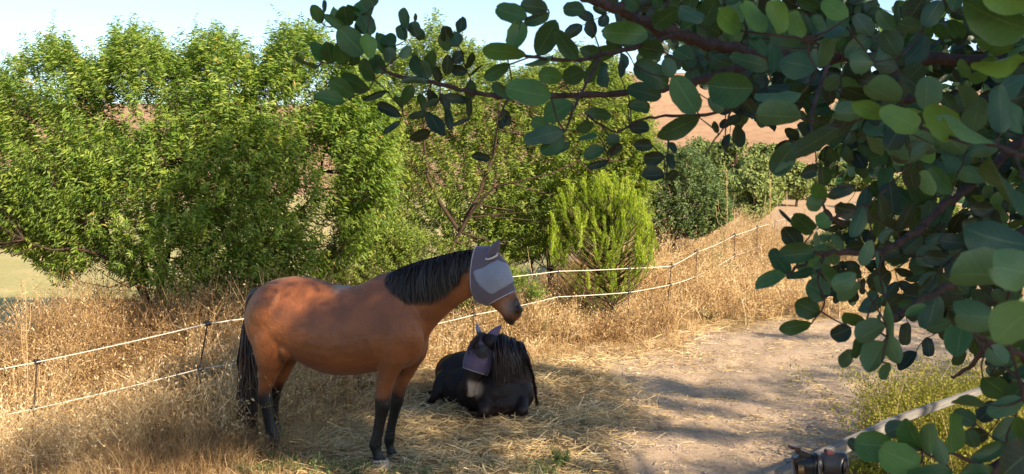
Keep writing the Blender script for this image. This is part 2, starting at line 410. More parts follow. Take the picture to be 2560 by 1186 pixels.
def tree(name, label, cat, foot, limb_list, tops, bottoms, dc, dr, nshoot, mat, ll, lw, sl_, nleaf=22, gap=.42, group=None, hang=.5, extra=None, conn=130, bark=M_BARK, gs=.38):
    f3 = P(*foot); root = empty(name, (f3.x, f3.y, float(height(f3.x, f3.y))), label, cat, group)
    tx = np.array(tops, float); bx = np.array(bottoms, float)
    a = Acc(); pts = limbs(a, limb_list)
    px = rng.uniform(tx[0, 0], tx[-1, 0], nshoot * 3); ty = np.interp(px, tx[:, 0], tx[:, 1]); by = np.interp(px, bx[:, 0], bx[:, 1])
    u = rng.uniform(0, 1, len(px)); xs_ = np.linspace(tx[0, 0] - 200, tx[-1, 0] + 200, 400); sm_ = np.convolve(np.interp(xs_, tx[:, 0], tx[:, 1]), np.ones(31) / 31, 'same'); bt = np.maximum(np.interp(px, xs_, sm_) + 45, ty + 40); py = bt + (by - bt) * u
    mid = (tx[0, 0] + tx[-1, 0]) / 2; hw = (tx[-1, 0] - tx[0, 0]) / 2
    ex = np.sqrt(np.clip(1 - ((px - mid) / (hw * 1.15)) ** 2, .05, 1)) * np.sqrt(np.clip(1 - (2 * u - 1.0) ** 2 * .8, .05, 1))
    d = dc + dr * ex * rng.uniform(-1, 1, len(px))
    p = Pn(px, py, d)
    # clumps and gaps
    g = vnoise(p[:, 0] + p[:, 1] * .25, p[:, 2], gs * 1.3, 11) * .6 + vnoise(p[:, 0], p[:, 2] + p[:, 1] * .2, gs * .5, 12) * .4
    dens = sstep(gap - .14, gap + .1, g)
    keep = rng.uniform(0, 1, len(px)) < dens * (1 - .25 * u)
    p = p[keep][:nshoot]
    n = len(p); cen = Pn([mid], [np.mean(by)], [dc])[0]
    out = nrm(p - cen) * np.array([.7, .9, .5]); dirn = nrm(out + np.array([0, 0, .75]) + rnd_dir(n) * .5)
    L = rng.uniform(.6, 1.3, n) * sl_
    fol = Acc(); leafy(fol, p, dirn, L, nleaf, ll, lw, hang=hang)
    # leader shoots sticking out of the top outline
    q = np.linspace(tx[0, 0], tx[-1, 0], int(hw * 2 / 7)); q = q + rng.normal(0, 7, len(q)); q = np.repeat(q, 2)
    yy = np.interp(q, tx[:, 0], tx[:, 1]) + rng.uniform(40, 130, len(q))
    pt = Pn(q, yy, dc + rng.uniform(-.5, .5, len(q)) * dr); dn = nrm(np.array([0, 0, 1.0]) + rnd_dir(len(q)) * .33)
    Lt = (yy - np.interp(q, tx[:, 0], tx[:, 1]) - 8 + 50 * rng.uniform(0, 1, len(q)) ** 2.0 * np.sign(rng.uniform(-.8, .6, len(q)))) * dc / F; Lt = np.maximum(Lt, .08)
    leafy(fol, pt, dn, Lt, int(nleaf * 1.3), ll * .9, lw, curl=.05, hang=hang * .6)
    twigs(a, p, dirn, L, .003); twigs(a, pt, dn, Lt, .003, .05)
    k = rng.choice(n, min(conn, n), False)
    for i in k:
        dst = p[i]; cand = pts[np.argsort(np.linalg.norm(pts - dst, axis=1) + np.maximum(pts[:, 2] - dst[2], 0) * 2)[0]]
        midp = (cand + dst) / 2 + np.array([0, 0, -.12]) * np.linalg.norm(cand - dst) + rng.normal(0, .09, 3)
        tube(a, smooth_path([cand, midp, dst], 2), np.linspace(.011, .003, 5), 4, cap=False)
    a.build('trunk', bark, root)
    if extra: extra(fol)
    c = fol.build('crown', mat, root); tag(c, kind='stuff')
    return root

T1_TOP = [(-160, 260), (-60, 230), (0, 200), (60, 125), (110, 100), (130, 60), (190, 120), (240, 165), (290, 70), (340, 48), (400, 90), (440, 140), (480, 95), (540, 60), (600, 100), (640, 170), (690, 55), (760, 45), (830, 90), (900, 150), (960, 300)]
T1_BOT = [(-160, 620), (0, 620), (90, 660), (180, 720), (260, 660), (330, 710), (420, 770), (560, 760), (700, 730), (800, 710), (900, 640), (960, 520)]
tree('almond_tree', 'broad almond tree with dense narrow leaves behind the bay horse', 'tree', (400, 905, 12.8),
     [([(405, 935, 12.7), (398, 870, 12.7), (388, 810, 12.7), (384, 770, 12.8)], .085, .06),
      ([(386, 790, 12.7), (335, 690, 12.6), (275, 610, 12.5), (248, 510, 12.4), (240, 400, 12.5), (200, 260, 12.6)], .05, .012),
      ([(275, 650, 12.4), (205, 622, 12.2), (130, 625, 12.0), (60, 600, 12.0)], .02, .006),
      ([(386, 790, 12.8), (402, 720, 12.9), (425, 610, 13.1), (440, 450, 13.2), (430, 250, 13.2), (450, 160, 13.2)], .05, .01),
      ([(392, 860, 12.7), (470, 800, 12.8), (535, 735, 12.9), (610, 655, 12.9), (700, 580, 13.0), (790, 470, 13.2), (820, 300, 13.2)], .055, .01),
      ([(540, 735, 12.9), (610, 640, 12.6), (655, 550, 12.5), (650, 400, 12.6), (680, 200, 12.6)], .035, .008),
      ([(248, 600, 12.5), (150, 480, 12.2), (60, 380, 12.4), (-40, 330, 12.6)], .03, .008)],
     T1_TOP, T1_BOT, 13.0, 1.35, 7800, M_ALMOND, .084, .24, .36, 24, .37)
T2_TOP = [(860, 260), (900, 120), (960, 90), (1010, 120), (1060, 50), (1085, 15), (1120, 60), (1180, 105), (1230, 110), (1260, 170), (1330, 150), (1420, 110), (1500, 110), (1560, 150), (1590, 240), (1620, 330)]
T2_BOT = [(860, 560), (900, 640), (1000, 680), (1150, 680), (1250, 680), (1350, 640), (1450, 600), (1560, 540), (1620, 480)]
tree('almond_tree', 'pale green almond tree with loose twiggy crown behind the standing horse\'s head', 'tree', (1150, 800, 15.3),
     [([(1105, 820, 15.2), (1115, 730, 15.1), (1130, 625, 15.0), (1170, 545, 14.9)], .032, .022),
      ([(1170, 545, 14.9), (1230, 475, 14.7), (1300, 452, 14.5), (1400, 425, 14.4), (1480, 380, 14.4)], .018, .006),
      ([(1150, 580, 15.0), (1080, 470, 15.1), (1060, 330, 15.2), (1090, 150, 15.2)], .03, .007),
      ([(1160, 560, 15.0), (1230, 400, 15.1), (1250, 260, 15.1), (1300, 200, 15.1)], .03, .007),
      ([(1110, 760, 15.1), (1000, 600, 15.2), (950, 420, 15.2), (930, 240, 15.2)], .03, .007)],
     T2_TOP, T2_BOT, 15.9, .9, 6400, M_HEDGE, .074, .27, .30, 22, .13, conn=70)
tree('leafy_shrub', 'scrubby pale green shrub rising out of dry weeds behind the bay horse\'s back', 'shrub', (1000, 860, 14.0),
     [([(1000, 850, 14.0), (990, 760, 14.0), (940, 660, 14.0), (900, 560, 14.0)], .02, .006), ([(1000, 820, 14.0), (1080, 700, 13.9), (1140, 640, 13.9)], .02, .006), ([(1000, 820, 14.0), (1010, 700, 13.9), (1030, 590, 13.9)], .02, .006)],
     [(800, 640), (850, 560), (950, 520), (1050, 560), (1150, 600), (1250, 640), (1330, 690)], [(800, 720), (950, 760), (1100, 780), (1250, 790), (1330, 760)],
     13.9, .55, 1700, M_HEDGE, .045, .34, .22, 20, .47, hang=.2, conn=90)
tree('leafy_shrub', 'dark green rounded shrub right of the young pine, behind the rope fence', 'shrub', (1680, 660, 19.0),
     [([(1680, 640, 19), (1690, 560, 19), (1670, 450, 19), (1650, 390, 19)], .03, .008), ([(1685, 600, 19), (1740, 500, 19), (1750, 400, 19)], .02, .006)],
     [(1560, 470), (1600, 350), (1640, 335), (1690, 345), (1730, 335), (1775, 380), (1800, 450), (1815, 520)], [(1560, 600), (1650, 610), (1740, 600), (1815, 560)],
     19.0, .9, 2600, M_DARKBUSH, .055, .45, .2, 20, .16, hang=.25, conn=60)
tree('leafy_shrub', 'olive green shrub behind the hanging carob leaves, beyond the path', 'shrub', (2230, 640, 24.0), [([(2230, 640, 24), (2240, 570, 24), (2250, 500, 24)], .02, .006)], [(2120, 540), (2180, 480), (2260, 450), (2340, 470), (2420, 500), (2480, 560)], [(2120, 620), (2300, 650), (2480, 620)], 24.0, 1.0, 1500, M_HEDGE, .06, .4, .25, 18, .2, hang=.25, conn=30)
tree('leafy_shrub', 'low green shrub among dry weeds right of the rope fence end', 'shrub', (2070, 640, 27.0), [([(2070, 640, 27), (2080, 590, 27), (2090, 550, 27)], .02, .006)], [(2020, 590), (2050, 550), (2100, 530), (2150, 560)], [(2020, 640), (2150, 640)], 27.0, .8, 500, M_DARKBUSH, .06, .4, .22, 18, .2, hang=.25, conn=20)
tree('leafy_shrub', 'sprawling green shrub between the almond trees and the young pine', 'shrub', (1330, 690, 16.5),
     [([(1330, 680, 16.5), (1330, 600, 16.5), (1340, 480, 16.5)], .02, .006), ([(1330, 650, 16.5), (1420, 560, 16.5), (1450, 470, 16.5)], .02, .006)],
     [(1230, 520), (1280, 420), (1360, 380), (1440, 370), (1520, 340), (1590, 360), (1610, 420)], [(1230, 640), (1340, 660), (1440, 620), (1610, 560)],
     17.4, .7, 2400, M_HEDGE, .055, .36, .22, 20, .2, hang=.3, conn=80)

# --- young pine with upright bottle-brush shoots
def pine(foot, tops, bottoms, d, nsh, label, slen):
    f3 = P(*foot); gz = float(height(f3.x, f3.y)); root = empty('pine_tree', (f3.x, f3.y, gz), label, 'tree', 'young pines by the rope fence')
    br = Acc(); fo = Acc(); tx = np.array(tops, float); bx = np.array(bottoms, float)
    base = np.array([f3.x, f3.y, gz - .05]); topm = np.array(P(foot[0] - 10, tx[:, 1].min() + 50, d)); tube(br, [base, (base + topm) / 2 + np.array([.03, 0, 0]), topm], [.035, .025, .008], 7)
    px = rng.uniform(tx[0, 0], tx[-1, 0], nsh); ty = np.interp(px, tx[:, 0], tx[:, 1]); by = np.interp(px, bx[:, 0], bx[:, 1])
    py = ty + (by - ty) * rng.uniform(0, 1, nsh) ** 1.3; p = Pn(px, py, d + rng.uniform(-.5, .5, nsh) * (1 - .0 * px))
    ln = slen * rng.uniform(.6, 1.2, nsh)
    for i in range(nsh):
        tip = p[i]; rel = tip - np.array([base[0], base[1], tip[2]]); hr = np.linalg.norm(rel)
        up = nrm(np.array([rel[0] * .22, rel[1] * .22, 1.0]) + rng.normal(0, .2, 3)); st = tip - up * ln[i]
        z0 = max(base[2] + .1, st[2] - hr * .75); o0 = np.array([base[0], base[1], z0])
        mid = o0 * .45 + st * .55 - np.array([0, 0, .10 * hr]); tube(br, smooth_path([o0, mid, st, tip], 2), np.linspace(.009, .003, 7), 4, cap=False)
        n = int(150 * ln[i] / .3); t = rng.uniform(0, 1, n); pos = st + up * (t * ln[i])[:, None]
        rad = rnd_dir(n); rad = nrm(rad - up * (rad @ up)[:, None]); X = nrm(rad * .75 + up * .9)
        L = .062 * rng.uniform(.7, 1.2, n) * (1 - .3 * t); V, Fc = place(LEAF_T, LEAF_F, pos, X, rnd_dir(n), L, np.full(n, .007), L * .3)
        fo.add(V, Fc, np.repeat(np.clip(rng.uniform(0, .55) + rng.uniform(0, .3, n) + .25 * t, 0, 1), 4))
        n2 = 60; q = np.array(smooth_path([mid, st], 2)[0]); t = rng.uniform(0, 1, n2); pos = mid + (st - mid) * t[:, None]; X = nrm(rnd_dir(n2) + up * .5)
        V, Fc = place(LEAF_T, LEAF_F, pos, X, rnd_dir(n2), .05, np.full(n2, .0045), .01); fo.add(V, Fc, np.repeat(rng.uniform(0, .4, n2), 4))
    br.build('trunk', M_BARK, root); tag(fo.build('crown', M_PINE, root), kind='stuff')
pine((1530, 735, 15.0), [(1375, 520), (1400, 455), (1440, 440), (1480, 425), (1530, 425), (1560, 440), (1590, 455), (1610, 500), (1632, 560)], [(1375, 600), (1430, 660), (1500, 710), (1560, 700), (1632, 620)], 15.0, 230,
     'young pine with bright upright bottle brush shoots behind the rope fence', .34)
pine((1375, 650, 15.3), [(1335, 590), (1360, 565), (1400, 570), (1420, 600)], [(1335, 620), (1380, 640), (1420, 630)], 15.2, 20, 'small low pine seedling left of the bright young pine', .2)

# --- far trees
def far_tree(px, top, bot, halfw, d, label, hue=.0, n=2600):
    b = P(px, bot, d); zb = float(height(b.x, b.y)); root = empty('far_tree', (b.x, b.y, zb), label, 'tree', 'trees on the dry slope')
    t = P(px, top, d); H = t.z - zb; R = halfw * d / F; a = Acc()
    tube(a, [(b.x, b.y, zb - .2), (b.x + .1, b.y, zb + H * .4), (b.x, b.y, zb + H * .75)], [R * .09, R * .06, R * .03], 7)
    fo = Acc(); nl = 26; lob = rnd_dir(nl) * (rng.uniform(.35, .85, nl) ** .5)[:, None]; lr = rng.uniform(.22, .4, nl)
    for k in range(4):
        c = lob[k] * np.array([R * .7, R * .7, H * .3]) + np.array([b.x, b.y, zb + H * .6]); tube(a, [(b.x, b.y, zb + H * .3), tuple(c)], [R * .04, R * .02], 5)
    for k in range(nl):
        c = lob[k] * np.array([R, R, H * .42]) + np.array([b.x, b.y, zb + H * .55]); m_ = int(n * 2.2 / nl)
        dirs = rnd_dir(m_); pos = c + dirs * (R * lr[k] * rng.uniform(.75, 1.1, m_))[:, None]
        X = nrm(rnd_dir(m_)); V, Fc = place(LEAF_T, LEAF_F, pos, X, dirs + rnd_dir(m_) * .6, rng.uniform(.10, .22, m_), rng.uniform(.07, .14, m_))
        fo.add(V, Fc, np.repeat(np.clip(hue + rng.uniform(0, .6, m_), 0, 1), 4))
    a.build('trunk', M_BARK, root); tag(fo.build('crown', M_FARTREE, root), kind='stuff')
for a_ in [(1758, 345, 520, 48, 50, 'greyish far tree just above the dark rounded shrub'), (1838, 332, 530, 62, 47, 'largest far tree, pale green, behind the tall dry weed stalks', .15, 4200),
           (1915, 352, 470, 45, 52, 'far tree against the brown hill, left of the hanging carob leaves', .2, 3000), (1975, 395, 455, 38, 56, 'low far bush at the left end of the bare slope edge', .3, 1800),
           (2130, 400, 500, 70, 58, 'far grey green tree seen through gaps in the carob leaves', .1, 3000), (2245, 435, 545, 55, 48, 'yellow green far tree seen through the carob above the path', .45, 2600),
           (2340, 420, 530, 60, 50, 'far tree behind the carob, right of the yellow green tree', .35, 2600), (2460, 400, 530, 70, 55, 'rightmost far tree, almost hidden by near carob leaves', .2, 2600),
           (1990, 405, 485, 42, 50, 'far bush just left of the hanging carob cluster, at the slope foot', .3, 2400), (2060, 385, 480, 48, 54, 'far tree behind the top of the hanging carob cluster', .2, 2400), (1900, 400, 520, 50, 44, 'pale far shrub spilling down the slope beyond the rope fence', .35, 3000),
           (1790, 420, 560, 40, 42, 'far shrub touching the right side of the dark rounded shrub', .1, 2200), (1880, 430, 570, 45, 40, 'far shrub at the foot of the largest far tree', .25, 2400)]:
    far_tree(*a_)

# ------------------------------------------------------------------ dry weeds (stuff)
def weeds(acc, pts, h, nst, spread, wd, tone, branch=3, seed=True):
    n = len(pts); i = np.repeat(np.arange(n), nst); m = 5; t = np.linspace(0, 1, m)
    az = rng.uniform(0, 2 * math.pi, len(i)); lean = np.abs(rng.normal(0, spread, len(i))); H = h[i] * rng.uniform(.45, 1.1, len(i))
    d2 = np.stack([np.cos(az), np.sin(az)], 1); b = pts[i] + np.concatenate([d2 * rng.uniform(0, .06, len(i))[:, None], np.zeros((len(i), 1))], 1)
    c = np.zeros((len(i), m, 3)); wob = rng.normal(0, .05, (len(i), m, 3)) * (t[None, :, None]) * H[:, None, None] * 1.2
    c[:, :, :2] = b[:, None, :2] + d2[:, None, :] * (lean * H)[:, None, None] * (t ** 1.6)[None, :, None]
    c[:, :, 2] = b[:, None, 2] + (H / np.sqrt(1 + lean ** 2))[:, None] * (t - .12 * lean[:, None] * t ** 2)
    c += wob; rr = np.clip(tone[i] + rng.normal(0, .12, n)[i] + rng.normal(0, .16, len(i)) + .35 * (vnoise(pts[i, 0], pts[i, 1], 1.1, 97) - .5), 0, 1); ribbons(c, wd * rng.uniform(.6, 1.3, len(i)), rr, acc)
    if branch:
        k = np.repeat(np.arange(len(i)), branch); tt = rng.uniform(.35, .95, len(k)); f = tt * (m - 1); j0 = np.minimum(f.astype(int), m - 2); fr = (f - j0)[:, None]
        st = c[k, j0] * (1 - fr) + c[k, j0 + 1] * fr; dr = nrm(rnd_dir(len(k)) + np.array([0, 0, .8])); L = H[k] * rng.uniform(.08, .34, len(k))
        cc = st[:, None, :] + dr[:, None, :] * (L[:, None] * np.array([0, .5, 1])[None])[:, :, None]; cc[:, 1] += rng.normal(0, .01, (len(k), 3))
        ribbons(cc, wd * .7, np.clip(rr[k] + rng.normal(0.08, .1, len(k)), 0, 1), acc)
        if seed:
            V, Fc = place(LEAF_T, LEAF_F, cc[:, 2], dr + rnd_dir(len(k)) * .4, rnd_dir(len(k)), rng.uniform(.015, .045, len(k)), rng.uniform(.008, .02, len(k)))
            acc.add(V, Fc, np.repeat(np.clip(rr[k] + .15, 0, 1), 4))
def scatter(n, x0, x1, y0, y1, fn):
    x = rng.uniform(x0, x1, n * 4); y = rng.uniform(y0, y1, n * 4); k = rng.uniform(0, 1, n * 4) < fn(x, y)
    x, y = x[k][:n], y[k][:n]; return np.stack([x, y, height(x, y)], 1)
A = Acc()
# left thicket round the fence
def fl(x, y):
    return (.25 + .75 * sstep(.35, .6, vnoise(x, y, .6, 21))) * sstep(-1.7, -2.6, x - (y - 9.2) * .35) * (x > -.5 * y - .6)
p = scatter(2600, -7.2, -1.2, 8.5, 12.2, fl); weeds(A, p, .38 + .62 * vnoise(p[:, 0], p[:, 1], .45, 31), 5, .6, .0065, .35 + .5 * vnoise(p[:, 0], p[:, 1], .35, 33), 6)
p = scatter(110, -4.6, -2.9, 8.2, 9.1, lambda x, y: 1.0 + 0 * x); weeds(A, p, .55 + .5 * vnoise(p[:, 0], p[:, 1], .3, 141), 4, .5, .006, np.full(len(p), .62), 8)
# behind the horse, between fence and trees
p = scatter(1500, -3.6, 2.2, 9.6, 15.5, lambda x, y: (y > fence_y(x) + .15) * .9); weeds(A, p, .25 + .6 * vnoise(p[:, 0], p[:, 1], .5, 34), 5, .6, .007, .25 + .5 * vnoise(p[:, 0], p[:, 1], .4, 35), 6)
# right bank along the rope
p = scatter(3000, -.4, 8.5, 12.5, 31, lambda x, y: (y > fence_y(x) - .55) * (y < fence_y(x) + 3.6) * (.12 + .88 * sstep(.3, .6, vnoise(x, y, .5, 36)))); weeds(A, p, .2 + .95 * vnoise(p[:, 0], p[:, 1], .8, 37) * (.6 + .8 * vnoise(p[:, 0], p[:, 1], .3, 39)), 5, .6, .009, .3 + .55 * vnoise(p[:, 0], p[:, 1], .5, 38), 7)
def fr(x, y):
    px_, py_ = project(np.stack([x, y, 0 * x], -1)); return (dirt(x, y) < .15) * (y < fence_y(x) + .5) * (px_ < 2700) * (py_ < 815) * (.3 + .7 * vnoise(x, y, .9, 46))
p = scatter(2600, 1.5, 14, 12.5, 33, fr); weeds(A, p, .18 + .7 * vnoise(p[:, 0], p[:, 1], .9, 47) * (.5 + .8 * vnoise(p[:, 0], p[:, 1], .3, 48)), 5, .6, .010, .2 + .6 * vnoise(p[:, 0], p[:, 1], .8, 49), 7)
p = scatter(900, -5.4, -1.2, 11.2, 13.6, lambda x, y: .9 + 0 * x); weeds(A, p, .6 + .7 * vnoise(p[:, 0], p[:, 1], .5, 131), 6, .5, .007, .15 + .45 * vnoise(p[:, 0], p[:, 1], .4, 132), 7)
tag(A.build('dry_weeds', M_WEED), 'golden dry weeds and thistles crowding the rope fence', 'weeds', kind='stuff')
# low dry grass at lower left and verge of the path
A = Acc()
p = scatter(5200, -5.2, -1.2, 6.2, 10.2, lambda x, y: sstep(-1.35, -2.5, x - (y - 8) * .1) * (.3 + .7 * vnoise(x, y, .3, 41)) * (x > -.5 * y - .5)); weeds(A, p, .12 + .3 * vnoise(p[:, 0], p[:, 1], .5, 42) * sstep(-1.6, -3, p[:, 0]) + .05, 8, .6, .0045, .35 + .35 * vnoise(p[:, 0], p[:, 1], .4, 43), 1, False)
p = scatter(2600, -1.5, 8, 9.6, 24, lambda x, y: (np.abs(y - fence_y(x) + .7) < .8) * 1.0); weeds(A, p, .08 + .22 * vnoise(p[:, 0], p[:, 1], .5, 44), 8, .7, .006, .4 + .35 * vnoise(p[:, 0], p[:, 1], .4, 45), 1, False)
tag(A.build('dry_grass', M_WEED), 'low brittle dry grass along the foot of the fence', 'grass', kind='stuff')
A = Acc()
def gfn(x, y):
    return sstep(.55, .8, vnoise(x, y, .5, 51)) * (1 - dirt(x, y) * .9)
p = scatter(230, -3.4, 1.2, 5.6, 8.4, gfn); weeds(A, p, .05 + .09 * vnoise(p[:, 0], p[:, 1], .4, 52), 9, .8, .004, .4 + .5 * vnoise(p[:, 0], p[:, 1], .4, 53), 2, True)
p = scatter(240, 0, 8, 13, 27, lambda x, y: (y > fence_y(x) - .2) * (y < fence_y(x) + 2.4) * sstep(.6, .8, vnoise(x, y, .7, 137))); weeds(A, p, .35 + .4 * vnoise(p[:, 0], p[:, 1], .5, 138), 7, .5, .009, .6 + .4 * vnoise(p[:, 0], p[:, 1], .4, 139), 8, True)
tag(A.build('green_grass', M_GREENW), 'sparse grey green grass in the straw at the bottom', 'grass', kind='stuff')

# straw litter
A = Acc()
def straw(n, x0, x1, y0, y1, fn, lmin, lmax, wd, lift, tilt=.16):
    x = rng.uniform(x0, x1, n * 5); y = rng.uniform(y0, y1, n * 5); k = rng.uniform(0, 1, n * 5) < fn(x, y); x, y = x[k][:n], y[k][:n]; n = len(x)
    L = rng.uniform(lmin, lmax, n); az = rng.uniform(0, 2 * math.pi, n); el = rng.normal(0, tilt, n)
    dr = np.stack([np.cos(az) * np.cos(el), np.sin(az) * np.cos(el), np.sin(el)], 1)
    mid = np.stack([x, y, height(x, y) + .004 + np.abs(np.sin(el)) * L * .45 + rng.uniform(0, 1, n) ** 1.5 * lift * (.3 + .7 * sstep(.35, .65, vnoise(x, y, .35, 61)))], 1)
    bend = rng.normal(0, .05, (n, 3)) * L[:, None]
    c = np.stack([mid - dr * L[:, None] / 2, mid + bend, mid + dr * L[:, None] / 2], 1)
    ribbons(c, wd * rng.uniform(.6, 1.4, n), np.clip(.25 + .5 * vnoise(x, y, .6, 62) + rng.normal(0, .18, n), 0, 1), A)
fst = lambda x, y: sstep(-.3, .35, poly_dist(STRAWP, x, y)) * (.4 + .6 * vnoise(x, y, .3, 63))
straw(30000, -3.6, 2.2, 5.4, 12.8, fst, .06, .26, .008, .06, .22)
fedge = lambda x, y: sstep(1.1, .1, np.abs(y - fence_y(x) + 1.35 + (vnoise(x, y, .9, 64) - .5))) * .9
straw(13000, -.6, 8.5, 9.5, 26, fedge, .08, .28, .0085, .05)
straw(15000, -.5, 7, 4.6, 18, lambda x, y: .16 + .6 * sstep(.5, .75, vnoise(x, y, .5, 65)), .03, .17, .0065, .012, .08)
straw(5000, -5, -.8, 5.4, 9.5, lambda x, y: .7 + 0 * x, .05, .22, .0055, .04)
straw(9000, -1, 7, 4.6, 18, lambda x, y: sstep(.4, .7, vnoise(x, y, .25, 66)), .01, .05, .012, .004, .1)
tag(A.build('straw', M_STRAW), 'loose pale straw and hay spread round the horses', 'straw', kind='stuff')

# small stones and clods on the path
def stones(n):
    x = rng.uniform(-.8, 6, n * 3); y = rng.uniform(4.5, 18, n * 3); k = rng.uniform(0, 1, n * 3) < dirt(x, y) * (.15 + .85 * sstep(.45, .75, vnoise(x, y, .6, 67))); x, y = x[k][:n], y[k][:n]; n = len(x)
    r = rng.uniform(.004, .016, n) * (1 + (rng.uniform(0, 1, n) < .04) * 1.2); O_ = np.array([(1, 0, 0), (0, 1, 0), (-1, 0, 0), (0, -1, 0), (0, 0, .6), (0, 0, -.6)], float); fc = np.array([(0, 1, 4), (1, 2, 4), (2, 3, 4), (3, 0, 4)])
    V_ = O_[None] * r[:, None, None] * rng.uniform(.6, 1.2, (n, 6, 1)); V_[:, :, 0] += x[:, None]; V_[:, :, 1] += y[:, None]; V_[:, :, 2] += (height(x, y) + r * .3 + .004)[:, None]
    a = Acc(); a.add(V_.reshape(-1, 3), (fc[None] + (np.arange(n) * 6)[:, None, None]).reshape(-1, 3), .5); return a
tag(stones(7000).build('gravel', simple('stone', (.36, .29, .24), .9, .2, .45, 25)), 'small stones and clods on the dirt path', 'gravel', kind='stuff')
# ------------------------------------------------------------------ animals: shared helpers
def bm_rings(bm, rings, cap=True):
    vs = [[bm.verts.new(tuple(p)) for p in r] for r in rings]; n = len(vs[0])
    for a, b in zip(vs[:-1], vs[1:]):
        for k in range(n): bm.faces.new((a[k], a[(k + 1) % n], b[(k + 1) % n], b[k]))
    if cap:
        for r, c in ((vs[0], rings[0]), (vs[-1], rings[-1])):
            m_ = bm.verts.new(tuple(np.mean(c, axis=0)))
            for k in range(n): bm.faces.new((r[k], r[(k + 1) % n], m_))
def catmull(vals, n):
    vals = np.asarray(vals, float); out = []
    for i in range(len(vals) - 1):
        p0 = vals[max(i - 1, 0)]; p1 = vals[i]; p2 = vals[i + 1]; p3 = vals[min(i + 2, len(vals) - 1)]
        for k in range(n):
            t = k / n; out.append(.5 * (2 * p1 + (p2 - p0) * t + (2 * p0 - 5 * p1 + 4 * p2 - p3) * t * t + (-p0 + 3 * p1 - 3 * p2 + p3) * t ** 3))
    out.append(vals[-1]); return np.array(out)
def rings_of(secs, seg=28, sub=4):
    """secs: rows (centre3, A3, W3, pear)"""
    rows = catmull([np.concatenate([np.array(c), np.array(A_), np.array(W_), [pr]]) for c, A_, W_, pr in secs], sub)
    th = np.arange(seg) * 2 * math.pi / seg; R = []
    for r in rows:
        c, A_, W_, pr = r[:3], r[3:6], r[6:9], r[9]
        R.append(c + np.cos(th)[:, None] * A_ + (np.sin(th) * (1 - pr * np.cos(th)))[:, None] * W_)
    return R
def ball(bm, c, r, M=None):
    mm = Matrix.Translation(Vector(tuple(c))) @ (M or Matrix.Identity(4))
    s = (r, r, r) if isinstance(r, (int, float)) else r
    bmesh.ops.create_icosphere(bm, subdivisions=3, radius=1.0, matrix=mm @ Matrix.Diagonal((*s, 1)))
def chain(bm, nodes, step=.02):
    for (a, ra), (b, rb) in zip(nodes[:-1], nodes[1:]):
        a = Vector(tuple(a)); b = Vector(tuple(b)); n = max(2, int((b - a).length / step))
        for k in range(n):
            t = k / n; bmesh.ops.create_icosphere(bm, subdivisions=2, radius=ra + (rb - ra) * t, matrix=Matrix.Translation(a.lerp(b, t)))
    bmesh.ops.create_icosphere(bm, subdivisions=2, radius=nodes[-1][1], matrix=Matrix.Translation(Vector(tuple(nodes[-1][0]))))
def remesh(bm, voxel, it, name):
    bmesh.ops.recalc_face_normals(bm, faces=bm.faces)
    me = bpy.data.meshes.new(name); bm.to_mesh(me); bm.free()
    o = bpy.data.objects.new('tmp', me); COL.objects.link(o)
    m1 = o.modifiers.new('r', 'REMESH'); m1.mode = 'VOXEL'; m1.voxel_size = voxel
    m2 = o.modifiers.new('s', 'SMOOTH'); m2.factor = .5; m2.iterations = it
    dg = bpy.context.evaluated_depsgraph_get(); res = bpy.data.meshes.new_from_object(o.evaluated_get(dg))
    bpy.data.objects.remove(o); res.name = name; res.polygons.foreach_set('use_smooth', np.ones(len(res.polygons), bool))
    return res
def coords(me):
    a = np.zeros(len(me.vertices) * 3, np.float32); me.vertices.foreach_get('co', a); return a.reshape(-1, 3).astype(float)
def set_attr(me, n, v):
    a = me.attributes.new(n, 'FLOAT', 'POINT'); a.data.foreach_set('value', np.asarray(v, np.float32))
def child(name, me, parent, mat=None):
    if mat: me.materials.clear(); me.materials.append(mat)
    o = bpy.data.objects.new(name, me); COL.objects.link(o); o.parent = parent
    loc = Vector((0, 0, 0)); q = parent
    while q: loc += q.location; q = q.parent
    o.matrix_parent_inverse = Matrix.Translation(-loc) if parent.parent is None else Matrix.Identity(4)
    return o

